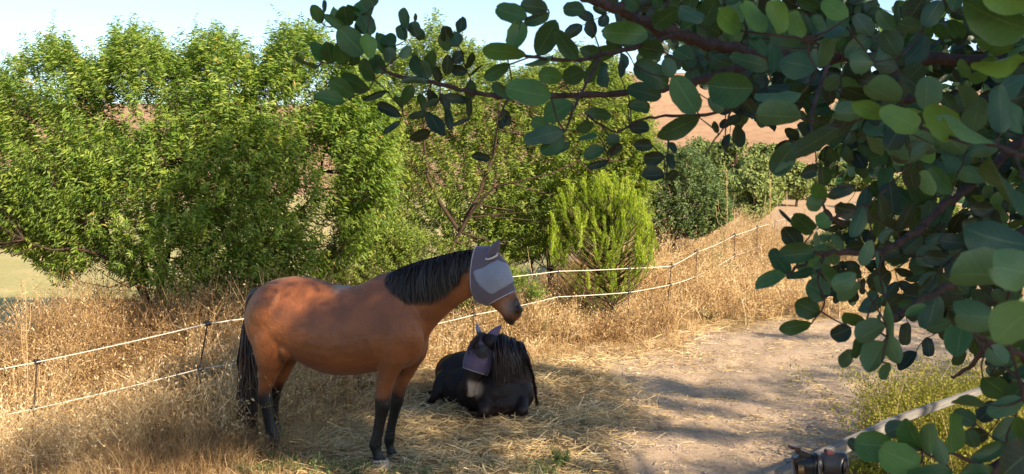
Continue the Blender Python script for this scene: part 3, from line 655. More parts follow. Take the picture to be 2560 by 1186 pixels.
def coat_mat(name, base, dark, pale, spec, rough, sheen=.15):
    m, t, o = nmat(name)
    g = t.nodes.new('ShaderNodeNewGeometry'); pos = g.outputs['Position']
    n1 = noise(t, 3.5, 5, .6, pos); n2 = noise(t, 22, 4, .7, pos)
    mp = t.nodes.new('ShaderNodeMapping'); mp.inputs['Scale'].default_value = (140, 140, 28); t.links.new(pos, mp.inputs[0]); n3 = noise(t, 1.0, 3, .7, mp.outputs[0])
    c = mixc(t, n1, base[0], base[1]); c = mixc(t, .4, c, ramp(t, n2, [(.3, (.72, .68, .68)), (.7, (1.15, 1.12, 1.1))]), 'MULTIPLY')
    c = mixc(t, attr(t, 'dark'), c, dark); c = mixc(t, attr(t, 'pale'), c, pale)
    p = N(t, 'ShaderNodeBsdfPrincipled', Roughness=rough); p.inputs['Specular IOR Level'].default_value = spec
    p.inputs['Sheen Weight'].default_value = sheen; p.inputs['Sheen Roughness'].default_value = .4
    t.links.new(c, p.inputs['Base Color']); ad = t.nodes.new('ShaderNodeMath'); ad.operation = 'ADD'; t.links.new(n3, ad.inputs[0]); t.links.new(n2, ad.inputs[1])
    b1 = t.nodes.new('ShaderNodeBump'); b1.inputs['Strength'].default_value = .5; b1.inputs['Distance'].default_value = .025; t.links.new(noise(t, 9, 4, .6, pos), b1.inputs['Height'])
    b2_ = t.nodes.new('ShaderNodeBump'); b2_.inputs['Strength'].default_value = .6; b2_.inputs['Distance'].default_value = .006; t.links.new(ad.outputs[0], b2_.inputs['Height']); t.links.new(b1.outputs[0], b2_.inputs['Normal']); t.links.new(b2_.outputs[0], p.inputs['Normal']); t.links.new(p.outputs[0], o.inputs[0]); return m
def hair_mat(name, c0, c1):
    m, t, o = nmat(name); c = ramp(t, attr(t, 'rnd'), [(0, c0), (1, c1)])
    p = N(t, 'ShaderNodeBsdfPrincipled', Roughness=.42); p.inputs['Specular IOR Level'].default_value = .5
    t.links.new(c, p.inputs['Base Color']); t.links.new(p.outputs[0], o.inputs[0]); return m
def mesh_fabric(name, c0, c1, rough=.75):
    m, t, o = nmat(name); v = t.nodes.new('ShaderNodeTexVoronoi'); v.inputs['Scale'].default_value = 260
    g = t.nodes.new('ShaderNodeNewGeometry'); t.links.new(g.outputs['Position'], v.inputs['Vector'])
    c = ramp(t, v.outputs['Distance'], [(.2, c0), (.6, c1)]); c = mixc(t, .25, c, ramp(t, noise(t, 18, 4, .6), [(.3, (.75, .75, .78)), (.7, (1.2, 1.2, 1.2))]), 'MULTIPLY')
    p = N(t, 'ShaderNodeBsdfPrincipled', Roughness=rough); p.inputs['Specular IOR Level'].default_value = .3; p.inputs['Sheen Weight'].default_value = .3
    t.links.new(c, p.inputs['Base Color']); t.links.new(bump(t, noise(t, 14, 3), .35, .010), p.inputs['Normal']); t.links.new(p.outputs[0], o.inputs[0]); return m
M_BAY = coat_mat('bay_coat', ((.135, .041, .015), (.29, .102, .034)), (.005, .005, .006), (.30, .25, .22), .4, .42, .07)
M_BLACK = coat_mat('black_coat', ((.011, .008, .009), (.020, .013, .012)), (.085, .028, .020), (.34, .27, .22), .22, .5, .0)
M_HAIR = hair_mat('black_hair', (.008, .007, .008), (.022, .017, .018))
M_TAIL = hair_mat('tail_hair', (.008, .007, .008), (.05, .018, .012))
M_MASK = mesh_fabric('purple_grey_mesh', (.07, .055, .075), (.12, .095, .125))
M_PANEL = mesh_fabric('pale_blue_mesh', (.17, .19, .26), (.23, .255, .33), .6)
M_TRIM = simple('cream_trim', (.60, .56, .48), .8, .2, .15, 80)
M_GREYTRIM = simple('grey_binding', (.34, .33, .38), .8, .2, .15, 80)
M_HOOF = simple('pale_hoof', (.34, .28, .22), .6, .3, .25, 30, .3, 60)
M_DHOOF = simple('dark_hoof', (.05, .042, .038), .6, .3, .3, 30, .3, 60)
M_NOSTRIL = simple('dark_skin', (.012, .009, .009), .5, .4, .2)
M_MASKD = mesh_fabric('dark_mesh', (.012, .012, .014), (.03, .03, .034))
M_SMASK = mesh_fabric('violet_grey_mesh', (.055, .04, .085), (.12, .09, .17), .7)

# ------------------------------------------------------------------ bay horse
YAW = math.radians(24)
Fw = np.array([math.cos(YAW), -math.sin(YAW), 0]); Ns = np.array([-math.sin(YAW), -math.cos(YAW), 0])
O = np.array(PG(950, 1170)) - Ns * .12
def Hm(px, py, off=0.0):
    v = ray(px, py); q = C0; t = (off - float(np.dot(np.array(q) - O, Ns))) / float(np.dot(np.array(v), Ns)); return np.array(q + v * t)
root = empty('horse', (Hm(830, 900)[0], Hm(830, 900)[1], 0), 'bay horse standing side on in the shade, face in a fly mask', 'horse')
def tb(t_, b_, w_, pear=0.0, off=0.0):
    T = Hm(*t_, off); B = Hm(*b_, off); return ((T + B) / 2, (T - B) / 2, Ns * w_, pear)
def leg(rows, off):
    out = []
    for y, xl, xr, w_ in rows:
        L = Hm(xl, y, off); R = Hm(xr, y, off); out.append(((L + R) / 2, (R - L) / 2, Ns * w_, 0))
    return out
bm = bmesh.new()
trunk = [tb((634, 765), (634, 800), .07), tb((640, 738), (640, 850), .155), tb((660, 712), (664, 885), .225, .05), tb((687, 699), (700, 893), .262, .05), tb((720, 692), (738, 896), .275, .08),
         tb((755, 691), (766, 908), .28, .12), tb((790, 697), (796, 923), .285, .16), tb((824, 708), (830, 934), .292, .18), tb((858, 713), (862, 938), .298, .18), (tb((890, 713), (896, 937), .295, .2)),
         tb((918, 703), (930, 932), .28, .24), tb((942, 690), (962, 928), .255, .3), tb((966, 681), (995, 926), .235, .3), tb((995, 676), (1022, 918), .215, .25), tb((1022, 690), (1044, 903), .19, .1), tb((1042, 735), (1058, 880), .15), tb((1055, 785), (1062, 845), .08)]
bm_rings(bm, rings_of(trunk))
neck = [tb((955, 700), (1020, 905), .17), tb((985, 679), (1042, 885), .165), tb((1018, 664), (1062, 856), .14), tb((1052, 652), (1084, 822), .118), tb((1092, 642), (1116, 789), .10), tb((1135, 631), (1150, 761), .088),
        tb((1168, 625), (1180, 742), .08), tb((1192, 623), (1206, 722), .072)]
bm_rings(bm, rings_of(neck))
head = [tb((1190, 626), (1186, 690), .05), tb((1203, 621), (1187, 728), .075), tb((1228, 624), (1196, 746), .092), tb((1249, 644), (1208, 754), .096), tb((1264, 668), (1222, 760), .088), tb((1277, 702), (1240, 775), .066),
        tb((1286, 729), (1253, 786), .052), tb((1295, 748), (1259, 796), .05), tb((1302, 765), (1262, 803), .052), tb((1305, 782), (1268, 808), .046), tb((1300, 796), (1278, 809), .028)]
bm_rings(bm, rings_of(head))
nf = leg([(790, 962, 1040, .07), (830, 948, 1045, .10), (870, 944, 1038, .10), (905, 945, 1018, .082), (930, 947, 1000, .066), (955, 944, 988, .054), (980, 940, 979, .047), (1000, 938, 976, .046), (1018, 938, 976, .045), (1035, 938, 970, .034), (1060, 934, 963, .029), (1082, 931, 959, .029),
          (1100, 926, 955, .034), (1114, 923, 954, .035), (1126, 927, 953, .030), (1138, 932, 957, .031), (1150, 933, 965, .038), (1158, 935, 966, .03)], .13)
ff = leg([(800, 1010, 1062, .07), (850, 1002, 1070, .09), (890, 1003, 1064, .08), (918, 1000, 1046, .06), (945, 991, 1030, .05), (968, 983, 1017, .043), (990, 979, 1011, .042), (1008, 976, 1008, .042), (1025, 975, 1001, .034), (1050, 970, 994, .028), (1072, 966, 989, .028),
          (1090, 962, 987, .033), (1102, 960, 986, .034), (1113, 963, 984, .029), (1124, 966, 987, .03), (1134, 967, 993, .036), (1140, 968, 993, .03)], -.13)
nh = leg([(760, 655, 740, .10), (800, 638, 748, .13), (840, 632, 742, .135), (875, 637, 728, .12), (905, 645, 713, .10), (932, 650, 698, .078), (955, 649, 686, .06), (975, 646, 678, .05), (992, 645, 679, .048), (1008, 648, 681, .045), (1025, 654, 683, .036), (1048, 659, 686, .031), (1068, 663, 690, .031),
          (1086, 666, 696, .036), (1098, 667, 699, .037), (1110, 673, 702, .031), (1121, 677, 708, .033), (1130, 677, 714, .038), (1136, 678, 714, .03)], .13)
fh = leg([(800, 690, 770, .11), (850, 690, 762, .12), (885, 692, 748, .105), (912, 690, 735, .085), (940, 685, 721, .064), (962, 679, 710, .05), (980, 675, 702, .046), (996, 674, 699, .043), (1012, 675, 696, .036), (1038, 676, 696, .03), (1056, 677, 698, .03),
          (1072, 680, 703, .034), (1082, 681, 705, .034), (1092, 685, 706, .03), (1102, 688, 712, .033), (1110, 688, 716, .036), (1114, 689, 716, .03)], -.13)
for L in (nf, ff, nh, fh): bm_rings(bm, rings_of(L, 18, 3))
def lb(px, py, off, r, rot=0):
    c = Hm(px, py, off); Mx = Matrix(((Fw[0], Ns[0], 0), (Fw[1], Ns[1], 0), (0, 0, 1))).to_4x4() @ Matrix.Rotation(rot, 4, 'Y'); ball(bm, c, r, Mx)
for sgn in (1, -1):
    lb(676, 778, sgn * .155, (.20, .125, .23), .3); lb(1012 - (sgn < 0) * 5, 820, sgn * .115, (.15, .085, .24), -.35)
    lb(720, 872, sgn * .165, (.085, .075, .10)); lb(1214, 728, sgn * .045, (.075, .045, .07)); lb(968, 870, sgn * .15, (.12, .08, .13), .2)
    lb(1299, 775, sgn * .032, (.030, .022, .026)); lb(985, 1010, .13 if sgn > 0 else -.13, .01)
lb(1276, 806, 0, (.035, .035, .02), .4)
me = remesh(bm, .0115, 5, 'horse_body'); V = coords(me)
X = (V - O) @ Fw; Z = V[:, 2]; lat = (V - O) @ Ns
nz = vnoise(V[:, 0] + V[:, 1], V[:, 2], .06, 71) - .5
hind = X < -.55
dk = sstep(.66, .50, Z + nz * .10 + np.where(hind, .045, 0)) * (Z < .85)
e1, e2 = Hm(1297, 768), Hm(1276, 806); dm = np.minimum(np.linalg.norm(V - e1, axis=1), np.linalg.norm(V - e2, axis=1) + .01)
dk = np.maximum(dk, sstep(.12, .045, dm) * .93)
top = Hm(1180, 622); crest_d = np.min([np.linalg.norm(V - (r_[0] + r_[1]), axis=1) for r_ in neck], axis=0); dk = np.maximum(dk, sstep(.12, .02, crest_d) * .6)
back = np.max([sstep(.07, .0, np.linalg.norm(V - (r_[0] + r_[1]), axis=1)) for r_ in trunk[4:14]], axis=0); dk = np.maximum(dk, back * .45); blo = sstep(.5, .8, vnoise(X * 1.0, Z * 1.6, .16, 78)) * .20 * (Z > .7); dk = np.maximum(dk, blo)
sad = Hm(846, 717, .10); q_ = V - sad; ps = sstep(.15, .02, np.abs(q_ @ Fw) + np.abs(V[:, 2] - sad[2]) * 1.6 + np.abs(nz) * .09) * (lat > 0) * .8
mz = Hm(1272, 765); ps = np.maximum(ps, sstep(.09, .01, np.linalg.norm((V - mz) - np.outer((V - mz) @ Ns, Ns), axis=1)) * .35)
set_attr(me, 'dark', np.clip(dk, 0, 1)); set_attr(me, 'pale', np.clip(ps, 0, 1))
body = child('body', me, root, M_BAY)
# hooves
def hoof(px0, px1, pyt, off, mat, par, parent_root, Ox=None, toe=.035):
    a = Acc(); L = Hm(px0, pyt, off); R = Hm(px1, pyt, off); c = (L + R) / 2; h = (R - L) / 2; z0 = float(height(c[0], c[1])) + .002
    R_ = []
    for t_, k_, sh in ((0, .86, 0), (.08, 1.02, 0), (.55, 1.14, .35), (1, 1.26, .8)):
        cc = c.copy(); cc[2] = c[2] * (1 - t_) + z0 * t_; cc = cc + Fw * toe * .6 * sh; R_.append((cc, h * k_, Ns * np.linalg.norm(h) * k_ * .98, 0))
    b2 = bmesh.new(); bm_rings(b2, rings_of(R_, 20, 3)); bmesh.ops.recalc_face_normals(b2, faces=b2.faces); m_ = bpy.data.meshes.new('hoof'); b2.to_mesh(m_); b2.free()
    m_.polygons.foreach_set('use_smooth', np.ones(len(m_.polygons), bool)); return child('hoof', m_, parent_root, mat)
hoof(934, 968, 1149, .13, M_HOOF, None, root); hoof(968, 993, 1134, -.13, M_DHOOF, None, root); hoof(678, 713, 1128, .13, M_DHOOF, None, root); hoof(690, 715, 1108, -.13, M_DHOOF, None, root)

# mane
def crest_at(s):
    rows = np.array([np.concatenate([r_[0], r_[1], [np.linalg.norm(r_[2])]]) for r_ in neck]); x = s * (len(rows) - 1); i = int(min(x, len(rows) - 2)); f_ = x - i
    r_ = rows[i] * (1 - f_) + rows[i + 1] * f_; return r_[:3], r_[3:6], r_[6]
def strands(n, s0, s1, lenf, side, ww=.0045, m=8):
    cur = []
    for i in range(n):
        s = rng.uniform(s0, s1); c, A_, w_ = crest_at(s); L = lenf(s) * rng.uniform(.75, 1.1); p0 = c + A_ * 1.0 + Ns * side * rng.uniform(-.015, .03)
        pts = [p0]; th = 0.05; cl = rng.normal(0, .02)
        up = A_ / np.linalg.norm(A_); lift = 1.05 + rng.uniform(0, .10)
        for k in range(1, m):
            t_ = k / (m - 1); drop = L * t_; a_ = np.linalg.norm(A_)
            ct = 1 - drop / a_ * .93
            if ct > -.15: lat_ = w_ * lift * math.sqrt(max(0, 1 - min(1, ct) ** 2)) + .012
            else: lat_ = w_ * lift + .012 - (-.15 - ct) * .012
            q = c + A_ * 1.0 + np.array([0, 0, -1]) * drop * .97 + up * (-.03 * drop) + Ns * side * lat_ + Fw * (cl * t_ + .012 * math.sin(6 * s * 9 + t_ * 4))
            pts.append(q)
        cur.append(pts)
    return np.array(cur)
a = Acc()
cur = strands(2600, .16, .93, lambda s: float(np.interp(s, [.16, .35, .6, .8, .93], [.10, .29, .345, .25, .11])), 1); ribbons(cur, .007, rng.uniform(0, 1, len(cur)), a)
cur = strands(500, .16, .93, lambda s: .16, -1); ribbons(cur, .007, rng.uniform(0, 1, len(cur)), a)
child('mane', a.build('x1', M_HAIR).data, root); bpy.data.objects.remove(bpy.data.objects['x1'])
# tail
a = Acc(); tube(a, smooth_path([Hm(648, 730), Hm(632, 738), Hm(622, 762), Hm(618, 800), Hm(616, 860)], 3), np.linspace(.045, .02, 13), 10, .2)
n = 2200; u = rng.uniform(0, 1, n); e = rng.uniform(0, 1, n); curv = []
for i in range(n):
    px0 = 634 - 16 * min(1, u[i] * 2.2) + rng.normal(0, 2); py0 = 732 + 120 * u[i]; ex = 593 + 50 * e[i] ** .8; ey = rng.uniform(985, 1092) - 30 * abs(e[i] - .6); mx_ = 597 + 44 * e[i]; of = rng.normal(0, .045)
    wv = rng.normal(0, 2.5)
    curv.append([Hm(px0, py0, of * .3), Hm(px0 * .55 + mx_ * .45 - 3, py0 * .7 + 900 * .3, of * .8), Hm(mx_ + wv, max(905, py0 + 30), of), Hm(mx_ * .5 + ex * .5 - wv, 985 if ey > 1000 else 960, of), Hm(ex, ey, of * 1.1)])
curv = np.array(curv); ribbons(curv, .009, np.clip(rng.uniform(0, .45, n) + (rng.uniform(0, 1, n) < .12) * .4, 0, 1), a)
child('tail', a.build('x1', M_TAIL).data, root); bpy.data.objects.remove(bpy.data.objects['x1'])

# ears, fly mask
def ear(T, Bl, Br, off, depth, parent, mat, curl=.0, ring=None, lean=None, F_=None):
    """cupped ear from px tip and base corners"""
    F_ = F_ or Hm; T = F_(*T, off); L = F_(*Bl, off); R = F_(*Br, off); base = (L + R) / 2; h = (R - L) / 2; ax = T - base; nrm_ = np.cross(h, ax); nrm_ = nrm_ / np.linalg.norm(nrm_)
    rows = []
    for t_, wd in ((-.12, .85), (0, 1.0), (.2, 1.12), (.45, 1.02), (.7, .70), (.88, .34), (1, .05)):
        rows.append((base + ax * t_ + h * curl * t_ * t_, h * wd, nrm_ * np.linalg.norm(h) * depth * wd, 0))
    b2 = bmesh.new(); bm_rings(b2, rings_of(rows, 14, 3)); bmesh.ops.recalc_face_normals(b2, faces=b2.faces); m_ = bpy.data.meshes.new('ear'); b2.to_mesh(m_); b2.free()
    m_.polygons.foreach_set('use_smooth', np.ones(len(m_.polygons), bool)); return child('ear', m_, parent, mat)
ear((1249, 597), (1217, 636), (1240, 640), .055, .6, root, M_MASK, -.05); ear((1247, 600), (1217, 634), (1239, 636), -.06, .6, root, M_MASK)
mrows = [tb((1193, 617), (1187, 742), .094), tb((1206, 616), (1189, 750), .102), tb((1229, 618), (1197, 757), .110), tb((1251, 640), (1209, 762), .112), tb((1267, 666), (1217, 765), .102), tb((1280, 701), (1222, 765), .086), tb((1288, 728), (1224, 762), .072)]
R = rings_of(mrows, 120, 16); R = np.array(R)
def eyebulge(R):
    for sg in (1, -1):
        for (cx_, cy_, rr, amp) in ((1250, 690, .085, .028),):
            e_ = Hm(cx_, cy_, sg * .10); dd_ = np.linalg.norm(R - e_, axis=2); R = R + (np.exp(-(dd_ / rr) ** 2) * amp)[:, :, None] * (Ns * sg)
    return R
R = eyebulge(R)
def surf(R, keep=None, off=0.0, name='m', thick=.003):
    nr, ns_, _ = R.shape; cc = R.mean(1, keepdims=True); Vv = (R + nrm(R - cc) * off).reshape(-1, 3); Fq = []
    for i in range(nr - 1):
        for k in range(ns_):
            k2 = (k + 1) % ns_
            if keep is None or keep((R[i, k] + R[i + 1, k2]) / 2): Fq.append((i * ns_ + k, i * ns_ + k2, (i + 1) * ns_ + k2, (i + 1) * ns_ + k))
    u_, inv = np.unique(np.array(Fq), return_inverse=True); m_ = bpy.data.meshes.new(name); m_.from_pydata([tuple(v) for v in Vv[u_]], [], inv.reshape(-1, 4).tolist()); m_.update()
    o = bpy.data.objects.new('tmp', m_); COL.objects.link(o); md_ = o.modifiers.new('s', 'SOLIDIFY'); md_.thickness = thick; md_.offset = 0
    res = bpy.data.meshes.new_from_object(o.evaluated_get(bpy.context.evaluated_depsgraph_get())); bpy.data.objects.remove(o)
    res.polygons.foreach_set('use_smooth', np.ones(len(res.polygons), bool)); return res
mask = child('fly_mask', surf(R), root, M_MASK); mask['label'] = 'purple grey fly mask with pale mesh eye panel'
pp = [(1199, 676), (1225, 668), (1251, 651), (1264, 660), (1275, 676), (1284, 700), (1281, 708), (1262, 722), (1243, 733), (1228, 722), (1213, 706), (1204, 692)]
pl = [((Hm(*q) - O) @ Fw, Hm(*q)[2]) for q in pp]
def inpanel(p): return bool(in_poly(pl, np.array([(p - O) @ Fw]), np.array([p[2]]))[0])
child('eye_panel', surf(R, inpanel, .008), mask, M_PANEL)
def band(pts, r, name, parent, mat, closed=True):
    a = Acc(); pts = list(pts); pts = pts + [pts[0]] if closed else pts; tube(a, pts, r, 6, cap=not closed); o = a.build('x1', mat); me_ = o.data; bpy.data.objects.remove(o); return child(name, me_, parent)
band(R[0], .006, 'edge_binding', mask, M_GREYTRIM); band(R[-1], .006, 'edge_binding', mask, M_GREYTRIM)
for sg in (1, -1):
    c0 = Hm(1229, 641, sg * .072); hx = Hm(1243, 637, sg * .072) - c0; th = np.linspace(0, 2 * math.pi, 18, endpoint=False)
    band([c0 + hx * math.cos(t_) + (Ns * sg * .028 + np.array([0, 0, -.018])) * math.sin(t_) for t_ in th], .0075, 'ear_ring', mask, M_TRIM)
# panel seam
seam = [Hm(*q, 0) for q in pp]
def drop_on(p, R, sg):
    fl_ = R.reshape(-1, 3); sel = ((fl_ - O) @ Ns) * sg > 0; fl_ = fl_[sel]; q = (fl_ - O) @ Fw; d_ = np.hypot(q - (p - O) @ Fw, fl_[:, 2] - p[2]); return fl_[np.argmin(d_)] + Ns * sg * .006
for sg in (1, -1):
    pts = []
    for i in range(len(seam)):
        for k in range(4): pts.append(drop_on(seam[i] * (1 - k / 4) + seam[(i + 1) % len(seam)] * (k / 4), R, sg))
    pts = np.array(pts); pts = (pts + np.roll(pts, 1, 0) + np.roll(pts, -1, 0)) / 3; band(pts, .003, 'panel_seam', mask, M_GREYTRIM)
for sg in (1, -1):
    a = Acc(); c = Hm(1300, 776, sg * .050); tube(a, [c - np.array([0, 0, .014]) - Fw * .006, c + Fw * .006, c + np.array([0, 0, .014]) - Fw * .002], [.003, .008, .003], 8); o = a.build('x1', M_NOSTRIL); me_ = o.data; bpy.data.objects.remove(o); child('nostril', me_, root)
a = Acc(); tube(a, smooth_path([Hm(1270, 786, .050), Hm(1277, 794, .047), Hm(1281, 806, .034)], 3), .0022, 6); o = a.build('x1', M_NOSTRIL); me_ = o.data; bpy.data.objects.remove(o); child('mouth_line', me_, root)

# ------------------------------------------------------------------ black horse lying down
D0 = 9.75
root2 = empty('horse', tuple(P(1230, 1045, 9.9)), 'black horse lying on the straw with drooping head in a fly mask', 'horse')
root2.location.z = 0
bm = bmesh.new()
def blob(px, py, d, r, sc=(1, 1, 1), rz=0.0): ball(bm, P(px, py, d), (r * sc[0], r * sc[1], r * sc[2]), Matrix.Rotation(rz, 4, 'Z'))
def ch(nodes): chain(bm, [(P(a_, b_, c_), r_) for a_, b_, c_, r_ in nodes])
# trunk (runs back and to the left), chest, shoulders
ch([(1252, 962, 10.05, .25), (1235, 955, 10.2, .28), (1205, 955, 10.4, .27), (1170, 952, 10.6, .25), (1148, 950, 10.72, .21)])
ch([(1290, 905, 10.15, .13), (1262, 915, 10.2, .2), (1225, 915, 10.35, .19), (1180, 920, 10.55, .15), (1138, 925, 10.7, .13)])
blob(1286, 950, 9.95, .18, (1, 1, 1.5)); blob(1240, 980, 9.85, .24, (1.2, .9, .95)); blob(1292, 985, 9.88, .17, (1, 1, 1)); blob(1255, 1005, 9.78, .15, (1.6, 1, .9)); blob(1195, 985, 10.0, .18, (1.2, 1, 1)); blob(1160, 970, 10.3, .22, (1.2, 1, 1))
blob(1136, 930, 10.6, .20, (1, 1.1, .95)); blob(1122, 950, 10.45, .15, (.9, 1, 1.5)); blob(1165, 915, 10.5, .17, (1.4, 1, .9))
# neck
ch([(1286, 912, 10.1, .17), (1276, 898, 10.0, .165), (1262, 886, 9.9, .145), (1246, 873, 9.82, .125), (1230, 862, 9.75, .105), (1222, 856, 9.70, .09)])
ch([(1262, 950, 9.85, .17), (1252, 925, 9.78, .15), (1240, 900, 9.75, .12)])
# fore legs folded
ch([(1215, 985, 9.85, .11), (1213, 1010, 9.68, .075), (1212, 1028, 9.6, .062), (1222, 1032, 9.72, .048), (1240, 1032, 9.9, .035)])
ch([(1295, 985, 9.9, .11), (1303, 1010, 9.72, .075), (1306, 1027, 9.62, .058), (1295, 1031, 9.75, .042), (1275, 1030, 9.95, .035)])
ch([(1212, 1031, 9.62, .05), (1195, 1036, 9.7, .036), (1182, 1037, 9.75, .034)])
# near hind leg: stifle up, shank down to the hock and forward
ch([(1125, 940, 10.45, .13), (1113, 950, 10.32, .105), (1100, 966, 10.25, .075), (1091, 985, 10.2, .05), (1082, 1000, 10.2, .04), (1073, 1007, 10.22, .036)])
ch([(1105, 985, 10.5, .08), (1085, 985, 10.6, .05), (1062, 988, 10.65, .035), (1050, 989, 10.68, .036)])
# head, foreshortened, local plane turned towards the viewer
HY = math.radians(28); f2 = np.array([-math.cos(HY), -math.sin(HY), 0]); s2 = np.array([math.sin(HY), -math.cos(HY), 0]); O2 = np.array(P(1205, 890, 9.72))
def H2(px, py, off=0.0):
    v = ray(px, py); t = (off - float(np.dot(np.array(C0) - O2, s2))) / float(np.dot(np.array(v), s2)); return np.array(C0 + v * t)
def tb2(l, r, w_): L = H2(*l); R_ = H2(*r); return ((L + R_) / 2, (L - R_) / 2, s2 * w_, 0)
head2 = [tb2((1207, 836), (1238, 846), .05), tb2((1192, 846), (1243, 862), .075), tb2((1178, 866), (1244, 884), .095), tb2((1168, 890), (1239, 903), .098), tb2((1163, 912), (1226, 922), .085), tb2((1161, 934), (1208, 942), .063),
         tb2((1157, 953), (1193, 959), .052), tb2((1154, 968), (1188, 974), .052), tb2((1155, 981), (1186, 986), .048), tb2((1161, 990), (1182, 994), .03)]
bm_rings(bm, rings_of(head2, 24, 4))
for sg in (1, -1):
    ball(bm, H2(1222, 896, sg * .05), (.06, .05, .07)); ball(bm, H2(1190, 866, sg * .075), (.035, .03, .035)); ball(bm, H2(1163, 972, sg * .034), (.022, .02, .026))
me = remesh(bm, .011, 5, 'horse_body'); V = coords(me); hm = H2(1172, 968); ax = nrm(H2(1172, 992) - H2(1190, 900)); rel = V - hm
al = rel @ ax; lt = rel @ s2; dmm = np.linalg.norm(rel - np.outer(al, ax), axis=1)
ps = sstep(-.085, -.03, al) * sstep(.16, .09, np.linalg.norm(rel, axis=1)) * sstep(-.02, .0, lt) * sstep(-.035, -.01, (V - H2(1170, 968)) @ -f2) * .9
set_attr(me, 'pale', ps)
br_ = P(1310, 925, 9.9); dkk = sstep(.2, .03, np.linalg.norm((V - np.array(br_)) * np.array([1.5, 1, .8]), axis=1)) * vnoise(V[:, 0], V[:, 2], .05, 77); set_attr(me, 'dark', np.clip(dkk * 1.2, 0, 1))
child('body', me, root2, M_BLACK)
def hoof2(px, py, d, dirv, r=.05):
    c = np.array(P(px, py, d)); dv = nrm(np.array(dirv)); h = nrm(np.cross(dv, [0, 0, 1.0])); u_ = np.cross(h, dv)
    rows = [(c + dv * t_ * .09, u_ * r * k_ * .9, h * r * k_, 0) for t_, k_ in ((-.1, .7), (0, .85), (.5, 1.0), (1, 1.12))]
    b2 = bmesh.new(); bm_rings(b2, rings_of(rows, 16, 2)); bmesh.ops.recalc_face_normals(b2, faces=b2.faces); m_ = bpy.data.meshes.new('hoof'); b2.to_mesh(m_); b2.free(); m_.polygons.foreach_set('use_smooth', np.ones(len(m_.polygons), bool)); child('hoof', m_, root2, M_DHOOF)
hoof2(1072, 1008, 10.22, (-.6, -.3, -.5), .04); hoof2(1052, 989, 10.68, (-1, 0, -.15), .04); hoof2(1182, 1037, 9.75, (-1, 0, -.1), .040); hoof2(1274, 1030, 9.95, (-.6, 1, -.1), .042)
ear((1251, 811), (1217, 838), (1236, 846), .05, .5, root2, M_SMASK, .35, F_=H2); e2_ = ear((1192, 806), (1193, 836), (1205, 838), -.05, .5, root2, M_PANEL, 0, F_=H2)
# mask 2
m2 = [tb2((1203, 834), (1241, 846), .066), tb2((1190, 846), (1247, 864), .092), tb2((1174, 866), (1250, 887), .108), tb2((1164, 889), (1247, 909), .110), tb2((1159, 908), (1236, 924), .099), tb2((1159, 920), (1216, 938), .082)]
R2 = np.array(rings_of(m2, 56, 8))
for sg in (1, -1):
    e_ = H2(1200, 876, sg * .10); dd_ = np.linalg.norm(R2 - e_, axis=2); R2 = R2 + (np.exp(-(dd_ / .06) ** 2) * .03)[:, :, None] * (s2 * sg)
cut = lambda p: (p - H2(1222, 870)) @ f2 > -.10 - .0 or True
mask2 = child('fly_mask', surf(R2), root2, M_SMASK); mask2['label'] = 'dark violet fly mask with round dark eye cover'
ec = H2(1206, 880, .10); ecf = H2(1180, 872, -.10)
for ef_, sg in ((ec, 1), (ecf, -1)):
    child('eye_cover', surf(R2, lambda p: np.linalg.norm(p - ef_ - s2 * ((p - ef_) @ s2)) < .062 and ((p - O2) @ s2) * sg > 0, .005), mask2, M_MASKD)
band(R2[-1], .004, 'edge_binding', mask2, M_GREYTRIM)
for sg in (1, -1):
    th = np.linspace(0, 2 * math.pi, 20, endpoint=False); cc_ = ec if sg > 0 else ecf; pts = []
    for t_ in th:
        p = cc_ + (f2 * math.cos(t_) + np.array([0, 0, 1]) * math.sin(t_)) * .066; fl_ = R2.reshape(-1, 3); fl_ = fl_[((fl_ - O2) @ s2) * sg > 0]; d_ = np.hypot((fl_ - p) @ f2, fl_[:, 2] - p[2]); pts.append(fl_[np.argmin(d_)] + s2 * sg * .008)
    pts = np.array(pts); pts = (pts + np.roll(pts, 1, 0) + np.roll(pts, -1, 0)) / 3; band(pts, .0035, 'eye_rim', mask2, M_MASKD)
a = Acc(); c = H2(1165, 962, .050); tube(a, [c + np.array([0, 0, .02]), c - s2 * .0, c - np.array([0, 0, .02]) - f2 * .004], [.004, .012, .004], 8); o = a.build('x1', M_NOSTRIL); me_ = o.data; bpy.data.objects.remove(o); child('nostril', me_, root2)
a = Acc(); tube(a, smooth_path([H2(1184, 976, .044), H2(1180, 984, .042), H2(1166, 987, .034)], 3), .003, 6); o = a.build('x1', M_NOSTRIL); me_ = o.data; bpy.data.objects.remove(o); child('mouth_line', me_, root2)
# mane 2 hangs over the near side of the neck, forelock over the mask
a = Acc(); cr = [P(1246, 842, 9.78), P(1254, 841, 9.80), P(1266, 846, 9.86), P(1288, 854, 9.98), P(1308, 864, 10.08)]; cr = smooth_path(cr, 6); cur = []
for i in range(1900):
    t_ = rng.uniform(0, 1) ** 1.0; p0 = Vector(cr[int(t_ * (len(cr) - 1))]) + Vector(rng.normal(0, .012, 3)); L = (.46 - .16 * t_) * rng.uniform(.5, 1.0); dx = rng.normal(.01, .022) + .05 * (t_ - .2); pts = [p0]
    for k in range(1, 8):
        s_ = k / 7; pts.append(p0 + Vector((dx * s_ + .008 * math.sin(s_ * 7 + t_ * 30), -.17 * math.sin(min(1, s_ * 1.6) * 1.57) - .03 * s_ - .02, -L * s_ ** 1.25 + .012 * math.sin(s_ * 3.1))))
    cur.append([tuple(q) for q in pts])
ribbons(np.array(cur), .008, rng.uniform(0, 1, len(cur)) ** 1.5, a)
cur = []
